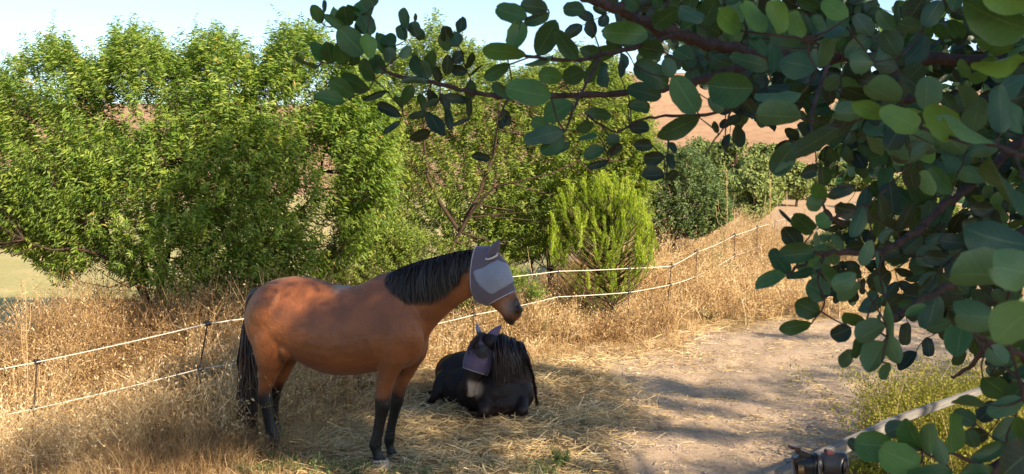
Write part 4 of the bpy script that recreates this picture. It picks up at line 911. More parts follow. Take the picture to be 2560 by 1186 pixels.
for i in range(90):
    p0 = Vector(H2(1206 + rng.normal(0, 6), 833 + rng.normal(0, 2), rng.normal(0, .02))); ex = H2(1172 + rng.uniform(-8, 16), rng.uniform(866, 900), .095 * rng.uniform(-.2, .9)); pts = []
    for k in range(6): s_ = k / 5; q = p0.lerp(Vector(ex), s_); q += Vector(s2) * .05 * math.sin(s_ * 3.14) + Vector(f2) * .035 * math.sin(s_ * 3.14) + Vector((0, 0, .02 * math.sin(s_ * 3.14))); pts.append(tuple(q))
    cur.append(pts)
ribbons(np.array(cur), .006, rng.uniform(0, .8, len(cur)), a)
cur = []
for i in range(160):
    t_ = rng.uniform(0, 1); pts = [P(1303 + 3 * t_, 862 + 6 * t_, 10.0)]
    for (x_, y_) in ((1318, 900), (1331, 940), (1338, 975), (1343, 1012)): pts.append(P(x_ + rng.normal(0, 2.2), y_ + rng.normal(0, 3), 9.78))
    cur.append([tuple(q) for q in pts])
ribbons(np.array(cur), .006, rng.uniform(.5, 1, len(cur)), a)
child('mane', a.build('x1', M_TAIL).data, root2); bpy.data.objects.remove(bpy.data.objects['x1'])
#PART3
# ------------------------------------------------------------------ carob tree over the camera
def carob_mat():
    m, t, o = nmat('carob_leaves')
    oi = t.nodes.new('ShaderNodeObjectInfo'); g = t.nodes.new('ShaderNodeNewGeometry')
    tone = attr(t, 'tone')
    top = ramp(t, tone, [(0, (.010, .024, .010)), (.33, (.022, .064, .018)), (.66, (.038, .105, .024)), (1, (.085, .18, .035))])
    und = ramp(t, tone, [(0, (.018, .040, .022)), (.5, (.034, .088, .052)), (1, (.075, .155, .07))])
    c = mixc(t, g.outputs['Backfacing'], top, und)
    c = mixc(t, .5, c, ramp(t, oi.outputs['Random'], [(0, (.55, .6, .65)), (.5, (.95, .95, .95)), (1, (1.4, 1.25, .9))]), 'MULTIPLY')
    c = mixc(t, .45, c, ramp(t, noise(t, 60, 4, .65), [(.25, (.5, .52, .45)), (.5, (1, 1, 1)), (.75, (1.4, 1.3, 1.1))]), 'MULTIPLY')
    vy = attr(t, 'vy'); vx = attr(t, 'vx')
    mid = ramp(t, vy, [(0, (.75, .75, .75)), (.045, (0, 0, 0))])
    c = mixc(t, mid, c, mixc(t, .38, c, (.26, .34, .17)))
    # side veins
    mm = t.nodes.new('ShaderNodeMath'); mm.operation = 'MULTIPLY_ADD'; mm.inputs[1].default_value = -.28; t.links.new(vy, mm.inputs[0]); t.links.new(vx, mm.inputs[2])
    m2_ = t.nodes.new('ShaderNodeMath'); m2_.operation = 'MULTIPLY'; m2_.inputs[1].default_value = 44; t.links.new(mm.outputs[0], m2_.inputs[0])
    m3_ = t.nodes.new('ShaderNodeMath'); m3_.operation = 'SINE'; t.links.new(m2_.outputs[0], m3_.inputs[0])
    vein = ramp(t, m3_.outputs[0], [(.0, (0, 0, 0)), (.93, (0, 0, 0)), (1, (1, 1, 1))])
    c = mixc(t, .10, c, mixc(t, vein, c, (.2, .27, .14)))
    p = N(t, 'ShaderNodeBsdfPrincipled', Roughness=.46); p.inputs['Specular IOR Level'].default_value = .38
    t.links.new(c, p.inputs['Base Color']); t.links.new(bump(t, noise(t, 120, 3, .6), .25, .0015), p.inputs['Normal'])
    tr = N(t, 'ShaderNodeBsdfTranslucent'); t.links.new(mixc(t, 1.0, c, (1.3, 1.6, .6), 'MULTIPLY'), tr.inputs[0])
    mx = N(t, 'ShaderNodeMixShader'); mx.inputs[0].default_value = .22
    t.links.new(p.outputs[0], mx.inputs[1]); t.links.new(tr.outputs[0], mx.inputs[2]); t.links.new(mx.outputs[0], o.inputs[0]); return m
M_CAROB = carob_mat()
def carob_template(seed, tone):
    r_ = random.Random(seed); xs = [0, .04, .14, .30, .48, .66, .82, .93, .985, 1.0]
    hw = [.02, .17, .36, .48, .51, .49, .41, .27, .13, .03]; fold = r_.uniform(.02, .40); droop = r_.uniform(-.28, .25); wa = r_.uniform(.03, .10); asy = r_.uniform(-.12, .12); wp = r_.uniform(0, 6)
    V = []; vx = []; vy = []; notch = r_.uniform(0, .035)
    for i, x in enumerate(xs):
        for s in (-1, 0, 1):
            y = hw[i] * s * (1 + (r_.uniform(-.07, .07) if s else 0) + asy * s) + asy * .25 * math.sin(x * 3.1); xx = x - (notch if s == 0 and i >= 8 else 0)
            z = fold * abs(y) * 1.2 + droop * x * x + (wa * math.sin(x * 7 + wp + s * 1.3) if s else 0); V.append((xx, y, z)); vx.append(x); vy.append(abs(s) * 1.0)
    Q = []
    for i in range(len(xs) - 1):
        for k in range(2): a_ = i * 3 + k; Q.append((a_, a_ + 3, a_ + 4, a_ + 1))
    me = make_mesh('leaf', V, np.array(Q), M_CAROB, {'vx': vx, 'vy': vy, 'tone': [tone] * len(V)}, True); return me
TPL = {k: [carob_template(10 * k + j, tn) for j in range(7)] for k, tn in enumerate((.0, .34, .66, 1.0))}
carob = empty('carob_tree', (4.6, -1.2, 0), 'carob tree with big rounded leathery leaves hanging into the right foreground', 'tree')
# (base x, base y, tip x, tip y, width, depth, tone, flip)   tone 0 dark 1 mid 2 fresh 3 bright ; flip 1 shows the grey green underside
HL = [
(805,58,779,18,27,1.35,1,0),(811,33,811,6,10,1.35,0,0),(834,67,834,27,20,1.35,2,0),(870,67,861,18,38,1.35,1,0),(898,55,873,15,30,1.36,1,0),(928,40,898,3,40,1.35,2,0),(934,18,922,-8,35,1.33,1,0),
(868,76,815,40,20,1.34,2,0),(846,70,905,130,52,1.33,2,0),(904,36,928,82,38,1.34,1,0),(890,80,925,45,35,1.36,1,0),(918,85,922,142,36,1.31,3,0),(804,155,783,108,34,1.35,2,0),(831,158,818,108,32,1.35,1,0),
(864,158,846,109,36,1.35,2,0),(883,164,886,130,26,1.36,1,0),(796,168,744,142,26,1.35,1,0),(861,255,793,240,34,1.33,2,0),(886,240,831,203,38,1.33,2,0),(922,225,861,190,40,1.34,1,0),(934,200,904,158,36,1.35,1,0),
(958,182,928,146,36,1.35,1,0),(977,152,946,91,40,1.36,1,0),(986,115,958,94,32,1.36,1,0),(977,158,974,121,28,1.34,1,1),(1019,75,1010,26,24,1.35,1,0),(1037,55,1039,36,8,1.35,0,0),(1013,102,1001,68,24,1.35,1,0),
(1043,93,1031,58,30,1.35,1,1),(998,143,1022,118,22,1.34,2,1),(1062,194,1031,146,30,1.35,1,0),(1068,188,1083,131,26,1.35,1,0),(1071,197,1059,155,26,1.34,1,1),(1060,100,1045,75,22,1.36,1,0),(1122,112,1110,68,28,1.35,0,0),
(1150,84,1155,50,24,1.35,0,0),(1147,115,1135,84,28,1.34,1,1),(1122,128,1104,88,26,1.35,1,0),(1159,134,1132,154,26,1.35,0,0),(1165,170,1180,133,16,1.35,0,0),(1116,188,1119,144,24,1.35,0,0),(1168,182,1133,173,24,1.35,0,0),
(1174,191,1204,165,6,1.35,0,0),(1177,200,1171,243,26,1.35,1,0),(1174,243,1174,288,14,1.35,0,0),(1104,243,1165,252,22,1.35,0,0),(1116,267,1129,316,22,1.35,0,0),(1126,316,1171,298,9,1.35,0,0),(1074,282,1104,340,32,1.34,0,0),
(1077,328,1028,346,26,1.35,0,0),(1071,282,1025,294,17,1.35,0,1),(1004,291,952,267,24,1.35,0,0),(1007,273,995,240,26,1.35,1,0),(1001,304,962,334,14,1.35,0,0),(968,228,910,249,14,1.35,0,0),(1031,213,1007,258,28,1.35,1,0),
(1068,206,1010,200,16,1.33,1,1),(1071,225,1086,260,22,1.35,0,0),(1098,249,1062,267,15,1.34,1,1),(1050,232,1062,275,24,1.36,1,0),(1098,205,1090,170,20,1.35,0,0),(1100,235,1120,270,18,1.35,0,0),
(1318,45,1245,26,50,1.1,2,0),(1370,24,1303,14,40,1.1,1,1),(1374,34,1314,58,30,1.1,1,0),(1302,52,1277,122,46,1.1,2,0),(1314,136,1210,122,46,1.08,2,0),(1273,162,1208,192,34,1.12,1,0),(1378,243,1269,222,62,.98,2,0),
(1289,243,1229,214,32,1.15,1,0),(1431,257,1368,302,54,1.02,2,0),(1342,138,1390,55,50,1.15,1,0),(1443,150,1390,81,44,1.12,1,0),(1382,138,1318,164,18,1.1,2,1),(1407,194,1348,186,42,1.08,2,0),(1463,24,1409,24,36,1.2,1,0),
(1496,142,1463,204,30,1.2,1,0),(1621,88,1504,82,52,1.25,2,0),(1544,121,1486,134,36,1.3,1,0),(1411,326,1316,350,46,1.0,1,1),(1407,336,1355,384,44,1.0,1,0),(1374,318,1330,304,34,1.1,2,0),(1427,356,1388,386,18,1.1,1,0),
(1496,340,1451,356,32,1.15,2,0),(1512,372,1462,393,32,1.15,1,0),(1544,364,1520,342,32,1.2,1,1),(1556,362,1520,384,24,1.2,0,0),(1520,405,1467,418,19,1.2,0,0),(1631,364,1584,366,26,1.3,0,0),(1660,393,1615,395,32,1.3,0,0),
(1662,437,1609,446,34,1.3,0,0),(1672,356,1686,382,16,1.35,0,0),(1670,384,1682,420,17,1.35,0,0),(1666,449,1688,427,21,1.35,0,0),(1257,272,1270,312,18,1.35,0,0),(1249,324,1265,294,16,1.35,0,0),(1225,399,1180,391,18,1.35,0,0),
(1568,263,1623,267,32,1.35,1,0),(1573,320,1619,324,30,1.35,0,0),(1439,324,1482,308,30,1.2,1,0),(1463,283,1526,291,28,1.25,1,0),(1552,196,1552,158,16,1.4,0,0),(1568,221,1647,243,38,1.3,1,0),(1585,162,1668,204,62,1.25,1,0),
(1678,194,1664,148,34,1.2,2,1),(1853,76,1789,24,48,.92,3,0),(1911,82,1855,14,54,.9,3,0),(1958,84,1921,6,54,.9,3,0),(2008,94,1983,30,44,.92,3,0),(1884,221,1770,215,80,1.05,2,0),(1683,190,1739,281,62,1.05,2,0),
(1749,295,1646,341,46,1.1,1,0),(2043,171,1952,147,62,.95,2,1),(2004,233,1890,229,54,.95,2,1),(2004,295,1898,295,62,.92,2,1),(2047,171,2078,91,36,1.0,2,1),(1923,167,1824,143,42,1.15,1,0),(2097,318,1983,388,50,.9,1,1),
(1989,361,1933,432,54,1.0,1,0),(1985,399,1940,436,27,1.0,2,1),(1935,116,1935,180,32,1.1,1,0),(1834,360,1838,312,24,1.1,0,0),(1795,333,1783,304,16,1.1,0,0),(1768,248,1812,274,36,1.2,2,1),(2043,423,1998,438,32,1.05,0,0),
(2051,417,2068,465,42,1.0,1,0),(2570,72,2425,22,84,.7,2,0),(2580,12,2455,-14,56,.68,3,0),(2560,155,2431,155,60,.72,3,0),(2570,190,2489,219,64,.72,2,1),(2250,258,2168,222,66,.85,2,1),(2313,277,2313,196,60,.8,2,1),
(2413,273,2409,211,46,.8,2,1),(2305,322,2210,275,60,.8,3,0),(2390,349,2318,266,68,.76,3,0),(2487,361,2380,277,86,.7,3,0),(2503,333,2499,213,56,.7,2,1),(2222,290,2132,250,42,.82,3,0),(2177,283,2093,285,46,.88,2,1),
(2185,155,2121,155,52,.95,2,1),(2247,142,2206,79,52,.95,1,1),(2301,78,2248,62,46,1.0,1,1),(2309,68,2350,2,44,.95,1,1),(2119,45,2055,-2,46,.9,3,0),(2119,70,2043,76,46,.95,1,1),(2560,337,2520,244,56,.7,2,1),
(2332,361,2272,405,34,.9,1,1),(2274,411,2233,388,46,1.1,0,0),(2600,510,2450,438,112,.62,1,1),(2590,615,2410,588,118,.58,1,1),(2530,697,2372,678,96,.58,2,1),(2510,800,2376,790,76,.6,2,1),(2590,690,2494,668,100,.54,3,1),
(2590,770,2484,842,120,.54,3,1),(2405,812,2390,886,62,.85,2,0),(2378,806,2320,824,34,.95,1,1),(2475,866,2512,908,50,.85,2,1),(2262,790,2314,763,24,1.1,2,0),(2462,885,2532,907,46,.9,1,1),(2482,932,2552,912,38,.95,0,0),
(1965,691,1885,711,46,1.0,2,0),(1974,688,1931,627,40,1.02,1,0),(2037,634,1948,640,48,1.0,1,0),(2037,675,1970,695,32,1.02,1,0),(2001,622,1960,570,44,1.02,0,0),(2033,581,1983,536,48,1.02,1,0),(1983,561,1948,525,9,1.02,0,0),
(2074,738,2018,711,58,1.0,1,0),(2083,711,2040,673,48,1.02,1,0),(2049,784,1990,757,52,1.0,1,0),(2028,809,1949,820,36,1.0,1,0),(2056,511,2017,506,42,.95,2,1),(2065,497,2040,454,34,.95,2,0),(2078,547,2040,560,42,.95,2,0),
(2042,573,2030,613,34,.95,2,1),(2140,465,2072,490,28,1.0,0,1),(2142,529,2086,516,40,1.05,0,0),(2160,509,2130,592,34,.95,1,1),(2233,574,2195,604,28,1.0,1,1),(2180,600,2156,663,32,.95,2,1),(2142,688,2086,711,46,.9,2,1),
(2151,709,2104,757,40,.9,2,1),(2197,738,2154,775,38,.95,1,1),(2210,738,2190,691,24,1.0,1,1),(2197,675,2194,629,9,1.0,2,1),(2165,807,2113,773,42,.95,2,0),(2128,820,2078,840,42,1.0,0,0),(2215,811,2149,852,54,.92,2,1),
(2233,855,2222,766,20,.95,2,1),(2215,857,2168,923,58,.92,2,1),(2220,843,2244,904,40,.92,2,1),(2224,909,2195,943,32,.92,1,1),(2151,839,2136,895,28,.95,1,0),(2133,875,2106,918,34,.97,1,1),(2197,488,2203,549,38,1.1,0,0),
(2457,943,2519,985,58,.9,1,0),(2552,1053,2488,1100,50,.9,1,0),(2519,1114,2439,1151,36,.88,1,0),(2590,1120,2480,1200,96,.62,0,0),(2470,1013,2382,1022,52,.82,2,1),(2558,998,2468,1034,46,.82,2,1),(2380,1132,2373,1033,64,.82,2,0),
(2300,1165,2203,1122,80,.78,3,0),(2306,1126,2260,1056,60,.8,2,0),(2325,1138,2318,1056,46,.8,2,1),(2237,1115,2144,1108,72,.8,2,0),(2368,1165,2338,1098,38,.8,2,1),(2262,1060,2215,1084,42,.85,1,1),(2150,1127,2122,1098,28,.85,0,1),
(2440,1060,2385,1030,40,.9,1,0),(2500,1010,2450,1050,44,.92,0,0),(2420,1075,2440,1120,40,.9,1,1),(2560,960,2520,1010,46,.85,1,0),(2540,1040,2560,1090,44,.85,2,0),(2470,1085,2430,1095,38,.95,0,0),(2380,1178,2265,1192,44,.78,1,0),(2480,1178,2400,1182,36,.85,1,0),(1700,20,1640,60,44,1.3,1,0),(1760,50,1700,20,46,1.25,1,1),(1600,20,1560,-10,40,1.3,1,0),(1730,150,1690,130,40,1.3,1,0),(1660,130,1600,120,44,1.28,1,0)]
BR = [([(2900,210,1.9),(2600,170,1.75),(2300,150,1.7),(2100,142,1.6),(1920,142,1.5),(1780,112,1.45),(1700,85,1.4),(1600,50,1.35),(1520,15,1.3),(1440,-20,1.3)], .0125, .006),
([(1920,142,1.5),(1800,185,1.45),(1700,215,1.42),(1620,225,1.4),(1530,234,1.38),(1400,240,1.36),(1280,240,1.35),(1180,232,1.35),(1080,205,1.35),(980,185,1.35),(940,152,1.35)], .006, .0018),
([(1700,85,1.4),(1620,108,1.3),(1500,140,1.2),(1420,150,1.12),(1310,140,1.1),(1240,133,1.1)], .0035, .0012), ([(1500,142,1.2),(1470,200,1.15),(1440,260,1.08),(1415,325,1.02)], .002, .001),
([(2900,290,2.1),(2700,270,2.0),(2560,262,1.9),(2430,252,1.8),(2340,248,1.75),(2240,250,1.7),(2100,200,1.65)], .015, .006), ([(2700,400,.75),(2560,390,.7),(2487,362,.7),(2390,349,.75),(2300,318,.8),(2222,285,.83)], .0022, .001),
([(2110,142,1.6),(2085,130,1.2),(2050,220,1.1),(2030,290,1.05),(2030,350,1.0)], .0026, .0014), ([(2900,300,1.7),(2600,340,1.5),(2470,430,1.4),(2380,500,1.35),(2290,580,1.3),(2200,630,1.25),(2080,633,1.1),(2030,640,1.05),(1968,690,1.0)], .008, .0012),
([(2900,480,1.6),(2600,560,1.4),(2480,640,1.3),(2400,700,1.25),(2330,735,1.2),(2260,780,1.15),(2225,800,1.0)], .009, .0015), ([(2800,930,1.3),(2620,940,1.1),(2540,880,1.05),(2470,850,1.0),(2405,812,.9)], .005, .0012), ([(2470,862,1.1),(2420,920,1.15),(2380,945,1.2)], .0035, .0015),
([(2800,980,1.1),(2640,1040,.95),(2560,1100,.9),(2500,1165,.88),(2470,1210,.88)], .0045, .003), ([(2530,1128,.9),(2470,1168,.88),(2420,1150,.85),(2375,1132,.83),(2330,1145,.8)], .0025, .001),
([(1884,221,1.05),(1834,265,1.1),(1815,310,1.1),(1780,360,1.1),(1765,385,1.1)], .0012, .0007), ([(1815,270,1.1),(1813,340,1.1),(1812,402,1.1)], .0009, .0006), ([(1700,300,1.35),(1672,345,1.35),(1670,400,1.35),(1665,447,1.35)], .0012, .0008),
([(1271,245,1.35),(1250,290,1.35),(1240,340,1.35),(1230,400,1.35)], .0015, .0008), ([(2070,120,1.1),(2008,98,.92),(1930,88,.9),(1853,78,.92)], .0014, .0009), ([(1880,225,1.3),(1800,280,1.32),(1680,290,1.33),(1600,300,1.33),(1540,330,1.25),(1470,290,1.2)], .0025, .001),
([(2060,640,1.05),(2045,700,1.0),(2060,760,1.0),(2028,809,1.0)], .0012, .0008), ([(2225,800,1.0),(2215,850,.93),(2205,905,.92)], .0012, .0008), ([(2100,560,1.1),(2060,520,1.0),(2050,440,1.0)], .0016, .001)]
A = Acc(); bp = []; btree = []
for path, r0, r1 in BR:
    pts = smooth_path([P(*q) for q in path], 6); n = len(pts); pts = [p + rng.normal(0, r0 * .2, 3) for p in pts]; tube(A, pts, np.linspace(r0, r1, n) * (1 + .12 * np.sin(np.arange(n) * 1.7)), 8); bp += pts
# extra leaves deeper inside the crown
FP1 = [(1440, -10), (2620, -10), (2620, 420), (2440, 480), (2240, 400), (2120, 400), (1990, 330), (1900, 235), (1790, 250), (1720, 160), (1600, 100), (1540, 40)]
FP2 = [(2030, 400), (2620, 380), (2620, 900), (2400, 850), (2330, 740), (2200, 760), (2110, 720), (2060, 600)]
FP3 = [(2620, -300), (3500, -500), (4000, 100), (3900, 900), (3300, 1150), (2700, 1000)]
HL2 = []; tries = 0
while len(HL2) < 2300 and tries < 30000:
    tries += 1
    x = rng.uniform(1440, 2620); y = rng.uniform(-10, 900)
    i1 = in_poly(FP1, [x], [y])[0]; i2 = in_poly(FP2, [x], [y])[0]
    if not (i1 or i2): continue
    g_ = vnoise([x], [y], 62, 81)[0]; g2 = vnoise([x], [y], 30, 82)[0]
    if i2 and not i1 and g_ * .6 + g2 * .4 < .57 - .16 * (x > 2300): continue
    if i1 and g_ * .6 + g2 * .4 < .26: continue
    d = rng.uniform(1.2, 3.0) if len(HL2) < 900 else rng.uniform(1.8, 3.4); an = rng.uniform(0, 2 * math.pi); m_ = F / d; tn = int(rng.choice([0, 0, 0, 0, 1, 1, 1, 2, 2, 3])); fl = int(rng.uniform() < .35); np_ = int(rng.integers(2, 5)); ds = rng.uniform(-.5, .5); LL = rng.uniform(.030, .043)  # few bright young leaves, their tone also standing in for sun flecks
    for k in range(np_ + 1):
        rx = x + .027 * k * m_ * math.cos(an); ry = y + .027 * k * m_ * math.sin(an); dk_ = d + .027 * k * ds
        for sd in ((-1, 1) if k < np_ else (0,)):
            a2 = an + sd * rng.uniform(.75, 1.25) + rng.normal(0, .12); L = LL * m_ * rng.uniform(.75, 1.15); ox, oy = rng.normal(0, 2, 2)
            if rng.uniform() < .1: continue
            HL2.append((rx + ox, ry + oy, rx + ox + L * math.cos(a2), ry + oy + L * math.sin(a2), L * rng.uniform(.42, .76), dk_ + rng.normal(0, .006), tn, fl if rng.uniform() < .8 else 1 - fl))
NV = len(HL2)
while len(HL2) < NV + 2600:
    x = rng.uniform(2600, 4000); y = rng.uniform(-500, 1150)
    if not in_poly(FP3, [x], [y])[0]: continue
    d = rng.uniform(1.1, 2.8); an = rng.uniform(0, 6.28); m_ = F / d; tn = int(rng.choice([0, 0, 1, 1, 2])); fl = int(rng.uniform() < .35)
    for k in range(4):
        for sd in (-1, 1):
            a2 = an + sd * 1.0 + rng.normal(0, .12); L = .038 * m_ * rng.uniform(.75, 1.1); rx = x + .027 * k * m_ * math.cos(an); ry = y + .027 * k * m_ * math.sin(an)
            HL2.append((rx, ry, rx + L * math.cos(a2), ry + L * math.sin(a2), L * .65, d + .01 * k, tn, fl))
def leaf_frame(e):
    bx_, by_, tx_, ty_, w_, d, tn, fl = e; sl = rng.uniform(-.6, .6); L = math.hypot(tx_ - bx_, ty_ - by_) / F * d
    b = np.array(P(bx_, by_, d)); t_ = np.array(P(tx_, ty_, d + sl * L)); X = t_ - b; Lr = np.linalg.norm(X); X = X / Lr
    view = nrm(np.array(C0) - b); Z = view + rng.normal(0, .36, 3); Z = nrm(Z - X * (Z @ X)); Z = -Z if fl else Z; Y = np.cross(Z, X)
    M_ = Matrix(((X[0], Y[0], Z[0], b[0]), (X[1], Y[1], Z[1], b[1]), (X[2], Y[2], Z[2], b[2]), (0, 0, 0, 1)))
    kq = 1.0 if d >= 1.28 else .35; wd = w_ / F * d * (1 + .18 * kq); Lr *= 1 + .1 * kq; return M_ @ Matrix.Diagonal((Lr, wd, (Lr + wd) / 2, 1)), b
inv = Matrix.Translation(-carob.location); lb_ = []; cnt = 0; stuffV = Acc(); sv = []
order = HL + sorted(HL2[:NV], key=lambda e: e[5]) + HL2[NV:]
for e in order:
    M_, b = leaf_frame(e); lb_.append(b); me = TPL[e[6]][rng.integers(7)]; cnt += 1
    if cnt <= 300:
        o = bpy.data.objects.new('leaf', me); COL.objects.link(o); o.parent = carob; o.matrix_parent_inverse = inv; o.matrix_basis = M_
    else:
        Vv = coords(me); V4 = np.c_[Vv, np.ones(len(Vv))] @ np.array(M_).T; sv.append((V4[:, :3], e[6]))
Vs = np.concatenate([s[0] for s in sv]); q0 = np.array([list(p_.vertices) for p_ in TPL[0][0].polygons]); Fs = np.concatenate([q0 + i * 30 for i in range(len(sv))])
xs10 = np.repeat([0, .04, .14, .30, .48, .66, .82, .93, .985, 1.0], 3)
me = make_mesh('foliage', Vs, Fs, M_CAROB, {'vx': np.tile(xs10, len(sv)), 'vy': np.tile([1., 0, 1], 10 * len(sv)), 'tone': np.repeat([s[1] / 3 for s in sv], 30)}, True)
o = link('foliage', me); o.parent = carob; o.matrix_parent_inverse = inv; o['kind'] = 'stuff'
# thin twigs joining the leaf bases to the branches (minimal tree)
bp = np.array([tuple(p) for p in bp]); lbv = np.array(lb_); n = len(lbv); best = np.full(n, 1e9); par = np.zeros((n, 3))
for i in range(n):
    d_ = np.linalg.norm(bp - lbv[i], axis=1); j = np.argmin(d_); best[i] = d_[j]; par[i] = bp[j]
done = np.zeros(n, bool)
for _ in range(n):
    i = int(np.argmin(np.where(done, 1e9, best))); done[i] = True; L = best[i]
    if L < .30:
        a_, b_ = par[i], lbv[i]; mdp = (a_ + b_) / 2 + rng.normal(0, .05 * L + 1e-4, 3) - np.array([0, 0, .05 * L]); tube(A, smooth_path([a_, mdp, b_], 3), np.linspace(.0011, .0006, 7), 5, .5, cap=False)
    dd_ = np.linalg.norm(lbv - lbv[i], axis=1); up = (~done) & (dd_ < best); best[up] = dd_[up]; par[up] = lbv[i]
# unseen crown overhead and behind, leaf clumps placed to cast the wanted shade
def shade_targets():
    T = []
    def ground_poly(poly, n, z=0.0):
        q = np.array([G(*p_) for p_ in poly]); lo = q.min(0); hi = q.max(0); x = rng.uniform(lo[0], hi[0], int(n * 12)); y = rng.uniform(lo[1], hi[1], int(n * 12)); k = in_poly([tuple(v_) for v_ in q], x, y); x, y = x[k], y[k]
        ar = (hi[0] - lo[0]) * (hi[1] - lo[1]) * k.mean(); m_ = int(min(len(x), n * ar)); T.append(np.c_[x[:m_], y[:m_], np.full(m_, z)])
    def plane_poly(poly, d, n):
        q = np.array(poly, float); lo = q.min(0); hi = q.max(0); x = rng.uniform(lo[0], hi[0], 40000); y = rng.uniform(lo[1], hi[1], 40000); k = in_poly(poly, x, y); ar = (hi[0] - lo[0]) * (hi[1] - lo[1]) * k.mean() * (d / F) ** 2
        x, y = x[k], y[k]; m_ = int(min(len(x), n * ar)); T.append(Pn(x[:m_], y[:m_], np.full(m_, d)))
    GD_, PD_ = DENS
    ground_poly([(-100, 1150), (150, 1080), (380, 1060), (450, 1160), (400, 1200), (-100, 1200)], GD_ * .45)
    ground_poly([(330, 1130), (380, 1075), (440, 1010), (560, 965), (700, 940), (1000, 935), (1330, 915), (1480, 940), (1560, 1000), (1600, 1060), (1480, 1100), (1200, 1120), (960, 1125), (600, 1130), (450, 1160)], GD_)
    ground_poly([(1000, 1150), (1300, 1130), (1420, 1150), (1400, 1186), (1000, 1186)], GD_ * .6)
    ground_poly([(1850, 935), (2050, 915), (2160, 885), (2200, 820), (2330, 770), (2560, 790), (2560, 960), (2300, 1010), (2100, 1040), (1960, 1020), (1830, 995), (1760, 965)], GD_)
    for st in ([(1480, 940), (1700, 950), (1880, 985), (1850, 1000), (1650, 985), (1500, 965)], [(1560, 985), (1700, 1000), (1850, 1025), (1830, 1035), (1640, 1015)], [(1540, 1030), (1660, 1048), (1650, 1058), (1550, 1045)], [(1500, 1062), (1700, 1068), (2100, 1088), (2080, 1102), (1760, 1095), (1560, 1085)],
               [(1480, 1120), (1600, 1130), (1500, 1140)], [(1850, 838), (2000, 832), (2100, 842), (1950, 848)], [(1450, 1165), (1900, 1160), (1950, 1186), (1450, 1186)]):
        ground_poly(st, GD_ * .75)
    plane_poly([(300, 860), (310, 700), (350, 560), (430, 440), (560, 390), (740, 430), (840, 540), (890, 680), (900, 860)], 12.3, PD_)
    plane_poly([(560, 820), (900, 780), (1060, 800), (1060, 1000), (500, 1000)], 10.8, PD_)
    hp = [(580, 720), (640, 690), (760, 680), (930, 680), (1180, 600), (1260, 590), (1320, 780), (1230, 830), (1080, 900), (1040, 1186), (580, 1186)]
    plane_poly(hp, 8.4, PD_ * 1.5); plane_poly([(1040, 830), (1180, 800), (1340, 840), (1360, 1050), (1040, 1050)], 9.8, PD_ * 1.2)
    near = Pn(rng.uniform(740, 2700, 5200), rng.uniform(-60, 1200, 5200), rng.uniform(.5, 2.3, 5200)); px_, py_ = (near @ np.array(_r)), None
    T.append(near[:int(DENSN)])
    return np.concatenate(T)
DENS = (95, 150); DENSN = 1500
T = shade_targets(); holes = [Hm(775, 722, .15), Hm(868, 738, .15), Hm(1270, 745, .05), Hm(660, 900, .15), Hm(735, 716, .15), Hm(895, 742, .15), Hm(700, 760, .2), Hm(640, 830, .2)]  # holes: gaps left in the crown for sun patches on the bay horse
zc = rng.uniform(3.6, 7.2, len(T)); tt = (zc - T[:, 2]) / SUN.z; Cc = T + np.array(SUN)[None] * tt[:, None]
k = np.ones(len(T), bool)
for h_ in holes:
    rel = Cc - h_; k &= np.linalg.norm(rel - np.outer(rel @ np.array(SUN), np.array(SUN)), axis=1) > .15
q = Cc - np.array(C0); zf = q @ np.array(_f); vis = (zf > 0) & (np.abs(q[:, 0] / np.maximum(zf, .01) * F) < 1500) & (np.abs(q @ np.array(_u) / np.maximum(zf, .01) * F) < 820)
Cc = Cc[k & ~vis]; n = len(Cc); m_ = 26
i = np.repeat(np.arange(n), m_); pos = Cc[i] + rng.normal(0, .085, (len(i), 3)); X = rnd_dir(len(i)); Zn = nrm(np.array([0, 0, 1.0]) + rnd_dir(len(i)) * .9)
OV_T = [(0, 0, 0), (.3, .42, .05), (.75, .42, .02), (1, 0, -.05), (.75, -.42, .02), (.3, -.42, .05)]; OV_F = [(0, 1, 2), (0, 2, 3), (0, 3, 4), (0, 4, 5)]
V_, F_ = place(OV_T, OV_F, pos, X, Zn, rng.uniform(.04, .06, len(i)), rng.uniform(.035, .048, len(i)))
cf = Acc(); cf.add(V_, F_, np.repeat(rng.uniform(0, 1, len(i)), 6)); cfm = cf.build('x1', M_SHADE_CROWN).data; bpy.data.objects.remove(bpy.data.objects['x1'])
o = link('crown', cfm); o.parent = carob; o.matrix_parent_inverse = inv; o['kind'] = 'stuff'  # unseen part of the carob, shaped by the shade it should throw
# trunk and limbs
tc = np.array([4.6, -1.2, -.1]); tube(A, smooth_path([tc, tc + [.1, .05, .8], tc + [-.05, .15, 1.6], tc + [.1, .3, 2.4]], 4), np.linspace(.30, .19, 13), 12)
fork = tc + np.array([.1, .3, 2.3]); cs = Cc[rng.choice(n, 46, False)]
for c_ in cs:
    mdp = fork * .5 + c_ * .5 + np.array([0, 0, -.25]) + rng.normal(0, .2, 3)
    qm = mdp - np.array(C0); zz = qm @ np.array(_f)
    if zz > 0 and abs(qm[0] / zz * F) < 1450 and abs((qm @ np.array(_u)) / zz * F) < 800: continue
    tube(A, smooth_path([fork, mdp, c_], 4), np.linspace(.055, .012, 9), 6)
for s_, r_ in (((2900, 210, 1.9), .02), ((2900, 290, 2.1), .024), ((2900, 300, 1.7), .015), ((2900, 480, 1.6), .015), ((2800, 930, 1.3), .008), ((2800, 980, 1.1), .008), ((2700, 400, .75), .004)):
    e_ = np.array(P(*s_)); tube(A, smooth_path([fork, (fork + e_) / 2 + np.array([.4, .3, .1]) + rng.normal(0, .3, 3), e_], 5), np.linspace(.05, r_ * .6, 11), 8)
